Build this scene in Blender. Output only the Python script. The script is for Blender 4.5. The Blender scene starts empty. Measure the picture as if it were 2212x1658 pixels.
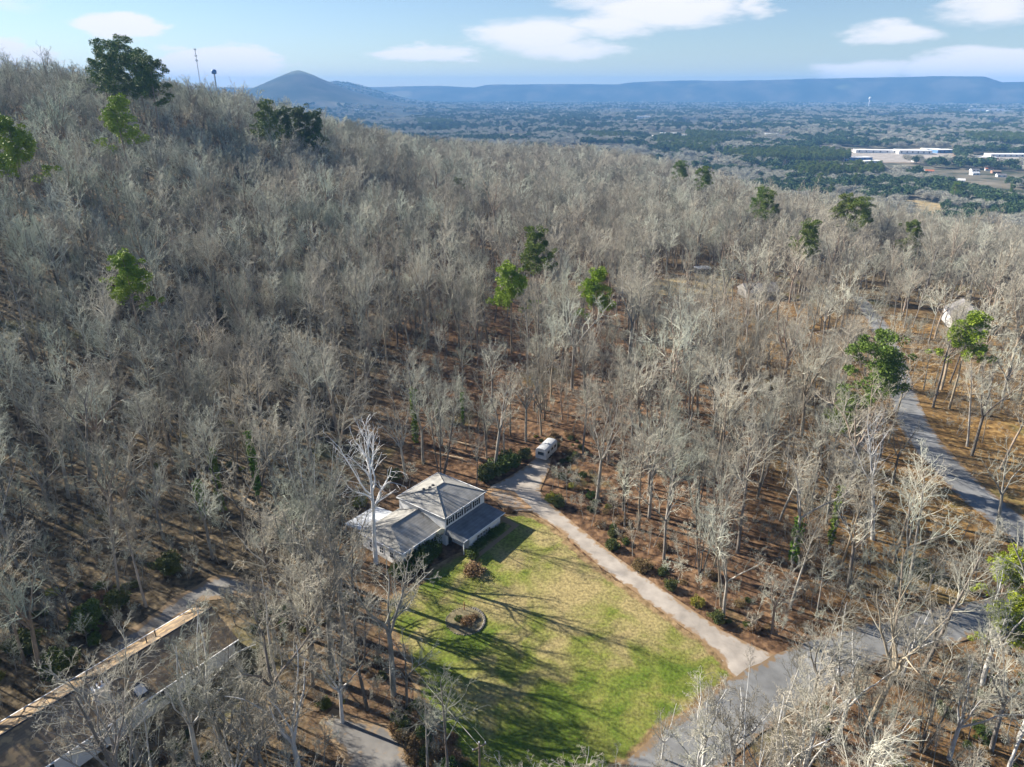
import bpy, math, random
import numpy as np
from mathutils import Vector
from mathutils.geometry import delaunay_2d_cdt

# ------------------------------------------------------------------ camera, sky, sun, exposure
S = bpy.context.scene
COL = S.collection
CAMZ, PITCH, FOC = 75.0, math.radians(22.5), 711.0
cp, sp = math.cos(PITCH), math.sin(PITCH)
cam = bpy.data.cameras.new('camera'); co = bpy.data.objects.new('camera', cam); COL.objects.link(co)
cam.sensor_width = 36; cam.lens = FOC / 1024 * 36; cam.clip_start = 1; cam.clip_end = 120000
co.location = (0, 0, CAMZ); co.rotation_euler = (math.pi/2 - PITCH, 0, 0)
S.camera = co
SUN_EL = math.radians(30)
SUN_DIR = Vector((-0.915*math.cos(SUN_EL), 0.404*math.cos(SUN_EL), math.sin(SUN_EL))).normalized()   # towards the sun
SUN_POWER, SKY_STRENGTH = 5.0, 0.050
HAZE_DENSITY = 1.0e-4
HAZE_COLOR = (0.20, 0.47, 0.92)
S.view_settings.view_transform = 'Standard'; S.view_settings.look = 'None'
S.view_settings.gamma = 1; S.view_settings.use_curve_mapping = False; S.view_settings.exposure = 1.38
S.render.film_transparent = False
cy = S.cycles
cy.max_bounces = 4; cy.diffuse_bounces = 2; cy.glossy_bounces = 2; cy.transmission_bounces = 2
cy.transparent_max_bounces = 4; cy.volume_bounces = 0
cy.use_denoising = True
try:
    cy.denoiser = 'OPENIMAGEDENOISE'; cy.denoising_input_passes = 'RGB_ALBEDO_NORMAL'; cy.denoising_prefilter = 'ACCURATE'
except Exception: pass
cy.use_adaptive_sampling = True; cy.adaptive_threshold = 0.02

def build_world():
    w = bpy.data.worlds.new('World'); S.world = w; w.use_nodes = True
    nt = w.node_tree; N = nt.nodes; L = nt.links; N.clear()
    out = N.new('ShaderNodeOutputWorld')
    sky = N.new('ShaderNodeTexSky'); sky.sky_type = 'NISHITA'; sky.sun_disc = False
    sky.sun_elevation = SUN_EL; sky.sun_rotation = math.atan2(SUN_DIR.x, SUN_DIR.y)
    sky.altitude = 200; sky.air_density = 1.0; sky.dust_density = 0.15; sky.ozone_density = 1.6
    bg = N.new('ShaderNodeBackground'); bg.inputs[1].default_value = SKY_STRENGTH
    tint = N.new('ShaderNodeMix'); tint.data_type = 'RGBA'; tint.blend_type = 'MULTIPLY'; tint.inputs[0].default_value = 1; tint.inputs[7].default_value = (.81, .88, 1.03, 1)
    L.new(sky.outputs[0], tint.inputs[6]); L.new(tint.outputs[2], bg.inputs[0])
    tc = N.new('ShaderNodeTexCoord')
    nz = N.new('ShaderNodeTexNoise'); nz.inputs['Scale'].default_value = 13; nz.inputs['Detail'].default_value = 8
    nz.inputs['Roughness'].default_value = 0.62
    mp = N.new('ShaderNodeMapping'); mp.inputs['Scale'].default_value = (1, 1, 4)
    L.new(tc.outputs['Generated'], mp.inputs[0]); L.new(mp.outputs[0], nz.inputs['Vector'])
    sep = N.new('ShaderNodeSeparateXYZ'); L.new(tc.outputs['Generated'], sep.inputs[0])
    def M(op, a, b=None, c=None, clamp=False):
        n = N.new('ShaderNodeMath'); n.operation = op; n.use_clamp = clamp
        for i, v in enumerate((a, b, c)):
            if v is None: continue
            if isinstance(v, (int, float)): n.inputs[i].default_value = v
            else: L.new(v, n.inputs[i])
        return n.outputs[0]
    ysafe = M('MAXIMUM', sep.outputs[1], 0.05)
    az = M('DIVIDE', sep.outputs[0], ysafe); el = M('DIVIDE', sep.outputs[2], ysafe)
    sepn = N.new('ShaderNodeSeparateColor'); L.new(nz.outputs['Color'], sepn.inputs[0])
    az = M('ADD', az, M('MULTIPLY', M('SUBTRACT', sepn.outputs[0], .5), .14))
    el = M('ADD', el, M('MULTIPLY', M('SUBTRACT', sepn.outputs[1], .5), .030))
    blobs = [(260,55,90,28,1.4),(480,142,130,36,2.2),(370,100,45,10,.6),(0,118,50,34,1.6),(85,122,55,18,1.0),(30,8,80,20,.4),
             (1150,78,130,34,1),(1230,106,110,20,.95),(1440,22,160,34,1.1),(1320,55,110,26,.95),(915,115,100,17,1.2),(1925,72,100,22,.95),
             (2140,20,110,32,.9),(2130,145,170,36,1.7),(1880,152,120,20,1.0),(1630,14,45,22,.75),(1300,5,120,18,.6)]
    tot = None
    for (x, y, rx, ry, a) in blobs:
        u = (x/2.16 - 512)/FOC; v = (y/2.16 - 383.5)/FOC
        yy = cp - v*sp; zz = -sp - v*cp
        dx = M('DIVIDE', M('SUBTRACT', az, u/yy), rx/2.16/FOC/yy*1.25)
        dy = M('DIVIDE', M('SUBTRACT', el, zz/yy), ry/2.16/FOC/yy*1.25)
        q = M('SUBTRACT', 1.0, M('ADD', M('MULTIPLY', dx, dx), M('MULTIPLY', dy, dy)))
        q = M('MULTIPLY', M('MAXIMUM', q, 0), a)
        tot = q if tot is None else M('MAXIMUM', tot, q)
    mask = M('MULTIPLY', tot, M('ADD', M('MULTIPLY', sepn.outputs[2], 1.0), .65))
    mr = N.new('ShaderNodeMapRange'); mr.interpolation_type = 'SMOOTHSTEP'; L.new(mask, mr.inputs[0])
    mr.inputs[1].default_value = 0.0; mr.inputs[2].default_value = 1.05; mr.inputs[3].default_value = 0; mr.inputs[4].default_value = .93
    cb = N.new('ShaderNodeBackground'); cb.inputs[0].default_value = (.42, .41, .415, 1); cb.inputs[1].default_value = 1.0
    mx = N.new('ShaderNodeMixShader'); L.new(mr.outputs[0], mx.inputs[0]); L.new(bg.outputs[0], mx.inputs[1]); L.new(cb.outputs[0], mx.inputs[2])
    L.new(mx.outputs[0], out.inputs[0])
build_world()
sl = bpy.data.lights.new('sun', 'SUN'); sl.energy = SUN_POWER; sl.angle = math.radians(.5); sl.color = (1, .93, .82)
so = bpy.data.objects.new('sun', sl); COL.objects.link(so); so.location = (-200, 0, 300)
so.rotation_euler = SUN_DIR.to_track_quat('Z', 'Y').to_euler()

# ------------------------------------------------------------------ terrain height
CTRL = np.array([
 (0,0,-2),(0,40,-2),(-80,20,-2),(80,20,-6),(-12,100,0),(-12,125,1),(20,80,-1),(30,110,0),(60,60,-5),(-45,60,-1),(-60,100,3),(-110,120,10),(-120,70,10),(-60,160,7),(0,160,3),
 (60,160,1),(100,170,-1),(100,110,-4),(150,100,-2),(-170,200,32),(-80,250,20),(0,260,6),(100,260,-2),(200,260,-5),(-250,300,57),
 (-302,420,70),(-184,480,56),(-120,350,30),(-162,600,36),(-71,700,12),(99,800,-2),(0,450,5),(190,450,-6),(150,600,-10),(260,620,-34),
 (330,470,-34),(400,300,-20),(450,600,-55),(-400,300,74),(-480,480,76),(-350,640,50),(-250,150,40),(-300,50,45),(0,620,4),(0,-120,-6),(250,20,-14),
 (-200,800,10),(0,950,-30),(300,800,-50),(250,150,-8)], float)
def _phi(r2): return 0.5 * r2 * np.log(r2 + 1e-9)
def _solve():
    P = CTRL[:, :2] / 100; n = len(P)
    K = _phi(((P[:, None] - P[None]) ** 2).sum(-1)) + np.eye(n) * 0.02
    A = np.zeros((n+3, n+3)); A[:n, :n] = K; A[:n, n] = 1; A[:n, n+1:] = P; A[n, :n] = 1; A[n+1:, :n] = P.T
    b = np.zeros(n+3); b[:n] = CTRL[:, 2]
    return P, np.linalg.solve(A, b)
_P, _W = _solve()
def sstep(a, b, x):
    t = np.clip((x-a)/(b-a), 0, 1); return t*t*(3-2*t)
def vnoise(x, y, seed=0):
    xi = np.floor(x).astype(np.int64); yi = np.floor(y).astype(np.int64); fx = x-xi; fy = y-yi
    fx = fx*fx*(3-2*fx); fy = fy*fy*(3-2*fy)
    def h(a, b):
        n = (a*374761393 + b*668265263 + seed*974711) & 0x7fffffff
        n = ((n ^ (n >> 13)) * 1274126177) & 0x7fffffff
        return ((n ^ (n >> 16)) & 0xffff) / 65535.0
    return (h(xi,yi)*(1-fx)+h(xi+1,yi)*fx)*(1-fy) + (h(xi,yi+1)*(1-fx)+h(xi+1,yi+1)*fx)*fy
def az_of(px):
    return np.arctan2((px-512)/FOC, cp + 0.425*sp)
RIDGE = [(-1500,100),(-400,92),(200,88),(340,88),(375,87.6),(400,87),(440,86.3),(475,87.8),(486,85.6),(560,85.2),(618,84.8),(630,83.2),(700,82.4),(780,81.6),(860,80.6),(930,79.6),(984,80),(992,82),(1002,84.4),(1030,84.2),(1100,86),(1400,90),(2600,96)]
RA = np.array([az_of(p) for p, _ in RIDGE]); RH = np.array([(89-y)/FOC for _, y in RIDGE])
VAL = -72.0
def height(x, y):
    x = np.asarray(x, float); y = np.asarray(y, float)
    shp = np.broadcast(x, y).shape; x = np.broadcast_to(x, shp).ravel(); y = np.broadcast_to(y, shp).ravel()
    r = np.hypot(x, y); out = np.full(x.shape, VAL)
    near = (r < 1500)
    if near.any():
        xs = x[near]/100; ys = y[near]/100
        v = np.full(xs.shape, _W[-3]) + _W[-2]*xs + _W[-1]*ys
        for i in range(len(_P)):
            v += _W[i] * _phi((xs-_P[i,0])**2 + (ys-_P[i,1])**2)
        k = sstep(720, 1250, np.hypot(x[near], y[near]-80))
        v = np.clip(v, -75, 90)
        out[near] = v*(1-k) + VAL*k
    out = out + 128*np.exp(-(((x+520)/210)**2 + ((y-1150)/260)**2))
    # cone hill at 4 km, low hill behind it, table ridge at 14 km
    th = np.arctan2(x, np.maximum(y, 1e-3)); th = np.where(y <= 0, np.sign(x)*np.pi/2*1.2, th)
    d = np.hypot((x + 1600)/1.0, (y-5800)/1.3)
    out = out + 262*np.exp(-(d/470)**1.3)
    d = np.hypot((x + 1700), (y-7400)/2)
    out = out + 190*np.exp(-(d/520)**2)
    prof = np.interp(th, RA, RH)
    zt = CAMZ + prof*1.03*9700
    k = sstep(9150, 9600, r)
    out = out + np.where(r > 8000, k*(zt-VAL) * (1 + .03*(vnoise(th*60, r/900)-.5)), 0)
    out = out + np.where(r > 1500, (vnoise(x/700, y/700, 3)-.5)*12*sstep(1500, 3000, r), 0)
    return out.reshape(shp)
def hz(x, y): return float(height(np.array([x]), np.array([y]))[0])

def ray(px, py):
    u = (px-512)/FOC; v = (py-383.5)/FOC
    return np.array([u, cp - v*sp, -sp - v*cp])
def ground_at(px, py, up=0.0):
    """world point where the sight line through a photo point (1024 wide) meets the ground + up"""
    d = ray(px, py); t = 40.0; prev = t
    while t < 6000:
        if CAMZ + d[2]*t <= hz(d[0]*t, d[1]*t) + up: break
        prev = t; t *= 1.02
    for _ in range(18):
        m = (prev+t)/2
        if CAMZ + d[2]*m <= hz(d[0]*m, d[1]*m) + up: t = m
        else: prev = m
    return Vector((d[0]*t, d[1]*t, hz(d[0]*t, d[1]*t)))
def G(px, py, up=0.0):      # 2212-wide reading of the photo
    return ground_at(px/2.16, py/2.16, up)

# ------------------------------------------------------------------ materials
def new_mat(name):
    m = bpy.data.materials.new(name); m.use_nodes = True
    nt = m.node_tree; b = nt.nodes['Principled BSDF']
    return m, nt.nodes, nt.links, b
def rgb(c): return (c[0], c[1], c[2], 1)
def noise_mat(name, cols, scale=1.0, detail=6, rough=.85, bump=0.0, bscale=None, dist=0.0, spec=.2, stretch=None, random_tint=0.0, coord='Object', bdist=.1):
    m, N, L, b = new_mat(name)
    tc = N.new('ShaderNodeTexCoord'); v = tc.outputs[coord]
    if coord == 'World':
        pass
    if stretch:
        mp = N.new('ShaderNodeMapping'); mp.inputs['Scale'].default_value = stretch; L.new(v, mp.inputs[0]); v = mp.outputs[0]
    nz = N.new('ShaderNodeTexNoise'); nz.inputs['Scale'].default_value = scale; nz.inputs['Detail'].default_value = detail
    nz.inputs['Distortion'].default_value = dist; L.new(v, nz.inputs['Vector'])
    cr = N.new('ShaderNodeValToRGB'); e = cr.color_ramp.elements
    for i, (p, c) in enumerate(cols):
        el = e[i] if i < 2 else e.new(p)
        el.position = p; el.color = rgb(c)
    L.new(nz.outputs['Fac'], cr.inputs[0]); col = cr.outputs[0]
    if random_tint:
        oi = N.new('ShaderNodeObjectInfo'); hs = N.new('ShaderNodeHueSaturation')
        mr = N.new('ShaderNodeMapRange'); L.new(oi.outputs['Random'], mr.inputs[0]); mr.inputs[3].default_value = 1-random_tint; mr.inputs[4].default_value = 1+random_tint
        L.new(mr.outputs[0], hs.inputs['Value'])
        mu = N.new('ShaderNodeMath'); mu.operation = 'MULTIPLY'; mu.inputs[1].default_value = 7.31; L.new(oi.outputs['Random'], mu.inputs[0])
        fr = N.new('ShaderNodeMath'); fr.operation = 'FRACT'; L.new(mu.outputs[0], fr.inputs[0])
        mr2 = N.new('ShaderNodeMapRange'); L.new(fr.outputs[0], mr2.inputs[0]); mr2.inputs[3].default_value = .485; mr2.inputs[4].default_value = .515
        L.new(mr2.outputs[0], hs.inputs['Hue']); L.new(col, hs.inputs['Color']); col = hs.outputs[0]
    L.new(col, b.inputs['Base Color'])
    b.inputs['Roughness'].default_value = rough; b.inputs['Specular IOR Level'].default_value = spec
    if bump:
        n2 = N.new('ShaderNodeTexNoise'); n2.inputs['Scale'].default_value = bscale or scale*3; n2.inputs['Detail'].default_value = 4; L.new(v, n2.inputs['Vector'])
        bp = N.new('ShaderNodeBump'); bp.inputs['Strength'].default_value = bump; bp.inputs['Distance'].default_value = bdist
        L.new(n2.outputs['Fac'], bp.inputs['Height']); L.new(bp.outputs[0], b.inputs['Normal'])
    return m

MAT = {}
def bark(name, a, b_, tint=.22):
    MAT[name] = noise_mat(name, [(.3, a), (.7, b_)], scale=1.4, detail=5, rough=.9, bump=.0, spec=.1, random_tint=tint, stretch=(1,1,.35))
bark('bark_grey', (.19,.175,.15), (.36,.335,.295))
bark('bark_pale', (.42,.41,.385), (.60,.585,.56), .12)
bark('bark_dark', (.10,.09,.075), (.22,.195,.165))
bark('bark_brown', (.21,.17,.125), (.36,.29,.22))
bark('bark_white', (.74,.73,.71), (.86,.85,.83), .03)
# twig colour varies from tree to tree and from one part of the wood to another
def twig_mat():
    m, N, L, b = new_mat('twigs')
    oi = N.new('ShaderNodeObjectInfo')
    nz = N.new('ShaderNodeTexNoise'); nz.inputs['Scale'].default_value = .018; nz.inputs['Detail'].default_value = 3
    geo = N.new('ShaderNodeNewGeometry')
    L.new(geo.outputs['Position'], nz.inputs['Vector'])
    ad = N.new('ShaderNodeMath'); ad.operation = 'MULTIPLY_ADD'; ad.inputs[1].default_value = .45; L.new(oi.outputs['Random'], ad.inputs[0])
    sb = N.new('ShaderNodeMath'); sb.operation = 'MULTIPLY'; sb.inputs[1].default_value = .75; L.new(nz.outputs['Fac'], sb.inputs[0]); L.new(sb.outputs[0], ad.inputs[2])
    sx = N.new('ShaderNodeSeparateXYZ'); L.new(geo.outputs['Position'], sx.inputs[0]); rx = N.new('ShaderNodeMapRange'); L.new(sx.outputs[0], rx.inputs[0])   # twig colour shifts to greener grey towards the left hill
    rx.inputs[1].default_value = -160; rx.inputs[2].default_value = 20; rx.inputs[3].default_value = -.20; rx.inputs[4].default_value = 0
    ad2 = N.new('ShaderNodeMath'); ad2.operation = 'ADD'; L.new(ad.outputs[0], ad2.inputs[0]); L.new(rx.outputs[0], ad2.inputs[1]); ad = ad2
    cr = N.new('ShaderNodeValToRGB'); e = cr.color_ramp.elements
    e[0].position = .22; e[0].color = (.39,.43,.34,1)
    e[1].position = .85; e[1].color = (.41,.37,.295,1)
    x = e.new(.42); x.color = (.48,.485,.40,1)
    x = e.new(.62); x.color = (.395,.37,.30,1)
    L.new(ad.outputs[0], cr.inputs[0]); L.new(cr.outputs[0], b.inputs['Base Color'])
    hs = N.new('ShaderNodeHueSaturation'); mu = N.new('ShaderNodeMath'); mu.operation = 'MULTIPLY'; mu.inputs[1].default_value = 5.77; L.new(oi.outputs['Random'], mu.inputs[0])
    fr = N.new('ShaderNodeMath'); fr.operation = 'FRACT'; L.new(mu.outputs[0], fr.inputs[0]); mr = N.new('ShaderNodeMapRange'); L.new(fr.outputs[0], mr.inputs[0]); mr.inputs[3].default_value = .46; mr.inputs[4].default_value = 1.36
    L.new(mr.outputs[0], hs.inputs['Value']); L.new(cr.outputs[0], hs.inputs['Color']); L.new(hs.outputs[0], b.inputs['Base Color'])
    b.inputs['Roughness'].default_value = .9; b.inputs['Specular IOR Level'].default_value = .1
    return m
MAT['twigs'] = twig_mat()
def leaf_mat(name, a, b_, tint=.2, scale=.8):
    MAT[name] = noise_mat(name, [(.3, a), (.7, b_)], scale=scale, detail=3, rough=.6, spec=.25, random_tint=tint)
    bs = MAT[name].node_tree.nodes['Principled BSDF']
leaf_mat('needles', (.08,.13,.018), (.18,.23,.03))
leaf_mat('needles_bright', (.17,.24,.015), (.32,.39,.03), .1)
leaf_mat('needles_dark', (.06,.10,.018), (.13,.175,.028))
leaf_mat('ivy', (.07,.14,.012), (.19,.28,.025))
leaf_mat('shrub_leaves', (.05,.075,.02), (.14,.15,.035))
leaf_mat('shrub_yellow', (.16,.17,.02), (.34,.31,.04))
leaf_mat('brown_leaves', (.16,.10,.05), (.30,.20,.09))
leaf_mat('far_bare', (.30,.295,.24), (.47,.45,.37), .18, .1)
leaf_mat('far_green', (.05,.09,.03), (.10,.15,.04), .25, .1)

def forest_floor_mat():
    m, N, L, b = new_mat('leaf_litter')
    geo = N.new('ShaderNodeNewGeometry'); P = geo.outputs['Position']
    def noise(s, d=5, dist=0):
        n = N.new('ShaderNodeTexNoise'); n.inputs['Scale'].default_value = s; n.inputs['Detail'].default_value = d; n.inputs['Distortion'].default_value = dist
        L.new(P, n.inputs['Vector']); return n.outputs['Fac']
    def ramp(f, st):
        c = N.new('ShaderNodeValToRGB'); e = c.color_ramp.elements
        for i, (p, k) in enumerate(st):
            q = e[i] if i < 2 else e.new(p); q.position = p; q.color = rgb(k)
        L.new(f, c.inputs[0]); return c.outputs[0]
    def mix(f, a, b2, mode='MIX'):
        n = N.new('ShaderNodeMix'); n.data_type = 'RGBA'; n.blend_type = mode
        if isinstance(f, float): n.inputs[0].default_value = f
        else: L.new(f, n.inputs[0])
        L.new(a, n.inputs[6]); L.new(b2, n.inputs[7]); return n.outputs[2]
    def attr(nm):
        a = N.new('ShaderNodeAttribute'); a.attribute_name = nm; return a.outputs['Fac']
    litter = ramp(noise(.9, 8), [(.30, (.035,.027,.016)), (.70, (.26,.20,.12)), (.5, (.12,.092,.056))])
    red = ramp(noise(.8, 8), [(.30, (.035,.022,.013)), (.70, (.27,.165,.09)), (.5, (.13,.075,.042))])
    orange = ramp(noise(.7, 8), [(.30, (.07,.04,.015)), (.70, (.36,.235,.09)), (.5, (.205,.12,.043))])
    near = mix(attr('red'), litter, red); near = mix(attr('orange'), near, orange)
    green = ramp(noise(.5, 6), [(.3, (.07,.09,.025)), (.7, (.19,.19,.07))])
    gm = N.new('ShaderNodeMapRange'); L.new(noise(.045, 5, .5), gm.inputs[0]); gm.inputs[1].default_value = .60; gm.inputs[2].default_value = .72; gm.inputs[4].default_value = .7
    near = mix(gm.outputs[0], near, green)
    # beyond the near wood: woods and fields far below
    wood = ramp(noise(.02, 9), [(.38, (.045,.055,.03)), (.66, (.22,.19,.14)), (.5, (.13,.12,.085))])
    wood2 = ramp(noise(.0035, 10), [(.36, (.014,.024,.018)), (.66, (.085,.082,.065)), (.5, (.036,.044,.034))])
    w = mix(attr('far2'), wood, wood2)
    ff = N.new('ShaderNodeMapRange'); L.new(noise(.0011, 2), ff.inputs[0]); ff.inputs[1].default_value = .60; ff.inputs[2].default_value = .64; ff.inputs[4].default_value = .45
    field = ramp(noise(.002, 2), [(.4, (.30,.26,.17)), (.6, (.22,.24,.10))])
    w = mix(ff.outputs[0], w, field)
    col = mix(attr('far'), near, w)
    L.new(col, b.inputs['Base Color']); b.inputs['Roughness'].default_value = .95; b.inputs['Specular IOR Level'].default_value = .1
    bp = N.new('ShaderNodeBump'); bp.inputs['Strength'].default_value = .8; bp.inputs['Distance'].default_value = .25
    L.new(noise(1.6, 6), bp.inputs['Height']); L.new(bp.outputs[0], b.inputs['Normal'])
    return m
MAT['floor'] = forest_floor_mat()

def lawn_mat():
    m, N, L, b = new_mat('lawn_grass')
    geo = N.new('ShaderNodeNewGeometry'); P = geo.outputs['Position']
    def noise(s, d=5, dist=0):
        n = N.new('ShaderNodeTexNoise'); n.inputs['Scale'].default_value = s; n.inputs['Detail'].default_value = d; n.inputs['Distortion'].default_value = dist
        L.new(P, n.inputs['Vector']); return n.outputs['Fac']
    a = N.new('ShaderNodeAttribute'); a.attribute_name = 'lush'
    s = N.new('ShaderNodeMath'); s.operation = 'MULTIPLY_ADD'; L.new(noise(.16, 7, .6), s.inputs[0]); s.inputs[1].default_value = 1.5; L.new(a.outputs['Fac'], s.inputs[2])
    c = N.new('ShaderNodeValToRGB'); e = c.color_ramp.elements
    st = [(.42, (.31,.25,.115)), (1.0, (.10,.145,.02)), (.62, (.25,.22,.085)), (.78, (.175,.188,.042))]
    for i, (p, k) in enumerate(st):
        q = e[i] if i < 2 else e.new(p); q.position = p; q.color = rgb(k)
    L.new(s.outputs[0], c.inputs[0])
    fine = N.new('ShaderNodeValToRGB'); L.new(noise(2.2, 8), fine.inputs[0])
    fine.color_ramp.elements[0].position = .3; fine.color_ramp.elements[0].color = (.55,.55,.55,1)
    fine.color_ramp.elements[1].position = .7; fine.color_ramp.elements[1].color = (1.35,1.35,1.3,1)
    mu = N.new('ShaderNodeMix'); mu.data_type = 'RGBA'; mu.blend_type = 'MULTIPLY'; mu.inputs[0].default_value = 1
    L.new(c.outputs[0], mu.inputs[6]); L.new(fine.outputs[0], mu.inputs[7])
    sp_ = N.new('ShaderNodeMapRange'); L.new(noise(5.5, 3), sp_.inputs[0]); sp_.inputs[1].default_value = .62; sp_.inputs[2].default_value = .70; sp_.inputs[4].default_value = .75
    lf = N.new('ShaderNodeMix'); lf.data_type = 'RGBA'; L.new(sp_.outputs[0], lf.inputs[0]); L.new(mu.outputs[2], lf.inputs[6]); lf.inputs[7].default_value = (.16, .105, .055, 1); mu = lf
    ed = N.new('ShaderNodeAttribute'); ed.attribute_name = 'edge'
    em = N.new('ShaderNodeMath'); em.operation = 'MULTIPLY_ADD'; L.new(noise(.6, 5), em.inputs[0]); em.inputs[1].default_value = 1.2; 
    e2 = N.new('ShaderNodeMath'); e2.operation = 'SUBTRACT'; L.new(ed.outputs['Fac'], e2.inputs[0]); e2.inputs[1].default_value = .6; L.new(e2.outputs[0], em.inputs[2])
    er = N.new('ShaderNodeMapRange'); L.new(em.outputs[0], er.inputs[0]); er.inputs[1].default_value = .35; er.inputs[2].default_value = .65
    lit = N.new('ShaderNodeValToRGB'); L.new(noise(.9, 8), lit.inputs[0])
    lit.color_ramp.elements[0].position = .3; lit.color_ramp.elements[0].color = (.10,.065,.03,1)
    lit.color_ramp.elements[1].position = .7; lit.color_ramp.elements[1].color = (.36,.25,.13,1)
    fm = N.new('ShaderNodeMix'); fm.data_type = 'RGBA'; L.new(er.outputs[0], fm.inputs[0]); L.new(mu.outputs[2], fm.inputs[6]); L.new(lit.outputs[0], fm.inputs[7])
    L.new(fm.outputs[2], b.inputs['Base Color'])
    b.inputs['Roughness'].default_value = .9; b.inputs['Specular IOR Level'].default_value = .1
    bp = N.new('ShaderNodeBump'); bp.inputs['Strength'].default_value = .7; bp.inputs['Distance'].default_value = .12
    L.new(noise(3.0, 5), bp.inputs['Height']); L.new(bp.outputs[0], b.inputs['Normal'])
    return m
MAT['lawn'] = lawn_mat()
def paving(name, base, leafc, leafamt, crack=.0):
    m, N, L, b = new_mat(name)
    geo = N.new('ShaderNodeNewGeometry'); P = geo.outputs['Position']
    def noise(s, d=5):
        n = N.new('ShaderNodeTexNoise'); n.inputs['Scale'].default_value = s; n.inputs['Detail'].default_value = d; L.new(P, n.inputs['Vector']); return n.outputs['Fac']
    c = N.new('ShaderNodeValToRGB'); L.new(noise(.5, 9), c.inputs[0])
    c.color_ramp.elements[0].position = .3; c.color_ramp.elements[0].color = rgb([k*.8 for k in base])
    c.color_ramp.elements[1].position = .7; c.color_ramp.elements[1].color = rgb([k*1.2 for k in base])
    a = N.new('ShaderNodeAttribute'); a.attribute_name = 'edge'
    big = N.new('ShaderNodeMapRange'); L.new(noise(.09, 6), big.inputs[0]); big.inputs[1].default_value = .3; big.inputs[2].default_value = .7; big.inputs[3].default_value = .72; big.inputs[4].default_value = 1.2
    vo = N.new('ShaderNodeTexVoronoi'); vo.feature = 'DISTANCE_TO_EDGE'; vo.inputs['Scale'].default_value = .22; vo.inputs['Randomness'].default_value = 1; L.new(P, vo.inputs['Vector'])
    ck = N.new('ShaderNodeMapRange'); L.new(vo.outputs['Distance'], ck.inputs[0]); ck.inputs[1].default_value = .0; ck.inputs[2].default_value = .02; ck.inputs[3].default_value = .93; ck.inputs[4].default_value = 1.0
    mm = N.new('ShaderNodeMath'); mm.operation = 'MULTIPLY'; L.new(big.outputs[0], mm.inputs[0]); L.new(ck.outputs[0], mm.inputs[1])
    cm = N.new('ShaderNodeMix'); cm.data_type = 'RGBA'; cm.blend_type = 'MULTIPLY'; cm.inputs[0].default_value = 1; L.new(c.outputs[0], cm.inputs[6]); L.new(mm.outputs[0], cm.inputs[7])
    s = N.new('ShaderNodeMath'); s.operation = 'MULTIPLY_ADD'; L.new(noise(1.1, 8), s.inputs[0]); s.inputs[1].default_value = 1.0
    s2 = N.new('ShaderNodeMath'); s2.operation = 'MULTIPLY'; L.new(a.outputs['Fac'], s2.inputs[0]); s2.inputs[1].default_value = .5; L.new(s2.outputs[0], s.inputs[2])
    r = N.new('ShaderNodeMapRange'); L.new(s.outputs[0], r.inputs[0]); r.inputs[1].default_value = .78-leafamt; r.inputs[2].default_value = .95-leafamt
    mx = N.new('ShaderNodeMix'); mx.data_type = 'RGBA'; L.new(r.outputs[0], mx.inputs[0]); L.new(cm.outputs[2], mx.inputs[6]); mx.inputs[7].default_value = rgb(leafc)
    L.new(mx.outputs[2], b.inputs['Base Color']); b.inputs['Roughness'].default_value = .85; b.inputs['Specular IOR Level'].default_value = .2
    return m
MAT['concrete'] = paving('driveway_concrete', (.36,.32,.275), (.27,.18,.10), .03)
MAT['asphalt'] = paving('road_asphalt', (.205,.207,.205), (.21,.145,.085), .01)
MAT['leafy_paving'] = paving('leafy_paving', (.30,.25,.20), (.40,.25,.13), .28)
MAT['grey_paving'] = paving('grey_paving', (.19,.18,.165), (.25,.175,.10), .17)

def simple(name, c, rough=.6, spec=.3, var=.12, scale=2.0, metallic=0, bump=0):
    m = noise_mat(name, [(.3, [k*(1-var) for k in c]), (.7, [min(1, k*(1+var)) for k in c])], scale=scale, detail=6, rough=rough, spec=spec, bump=bump)
    m.node_tree.nodes['Principled BSDF'].inputs['Metallic'].default_value = metallic
    MAT[name] = m
simple('white_siding', (.74,.74,.73), .6, .2, .05)
simple('white_trim', (.8,.8,.79), .5)
simple('shutter', (.02,.022,.026), .5)
simple('glass', (.03,.04,.05), .12, .6, .2)
simple('foundation', (.28,.26,.24), .9)
simple('cream_paint', (.66,.60,.42), .5)
simple('metal_white', (.62,.64,.66), .4, .5, .1)
simple('metal_grey', (.45,.46,.47), .4, .5)
simple('dark_metal', (.05,.05,.055), .5)
simple('stone', (.22,.20,.165), .9, .2, .4, 3.0)
simple('white_brick', (.62,.59,.53), .85, .2, .15, 5.0)
simple('terracotta', (.42,.19,.09), .8)
simple('wood_pole', (.20,.16,.12), .9)
simple('log_wood', (.42,.32,.21), .9, .1, .3)
simple('tyre', (.02,.02,.02), .8)
simple('tower_blue', (.10,.20,.42), .5)
simple('far_roof', (.20,.19,.19), .8, .2, .2, .3)
simple('far_roof_brown', (.26,.19,.14), .8, .2, .2, .3)
simple('far_roof_red', (.42,.15,.07), .8, .2, .2, .3)
simple('far_white', (.80,.79,.76), .6, .2, .05, .3)
simple('brick_wall', (.36,.20,.14), .85)
simple('wire', (.45,.44,.40), .5)
simple('soil', (.17,.145,.085), .95, .1, .4, 2.0)
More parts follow.
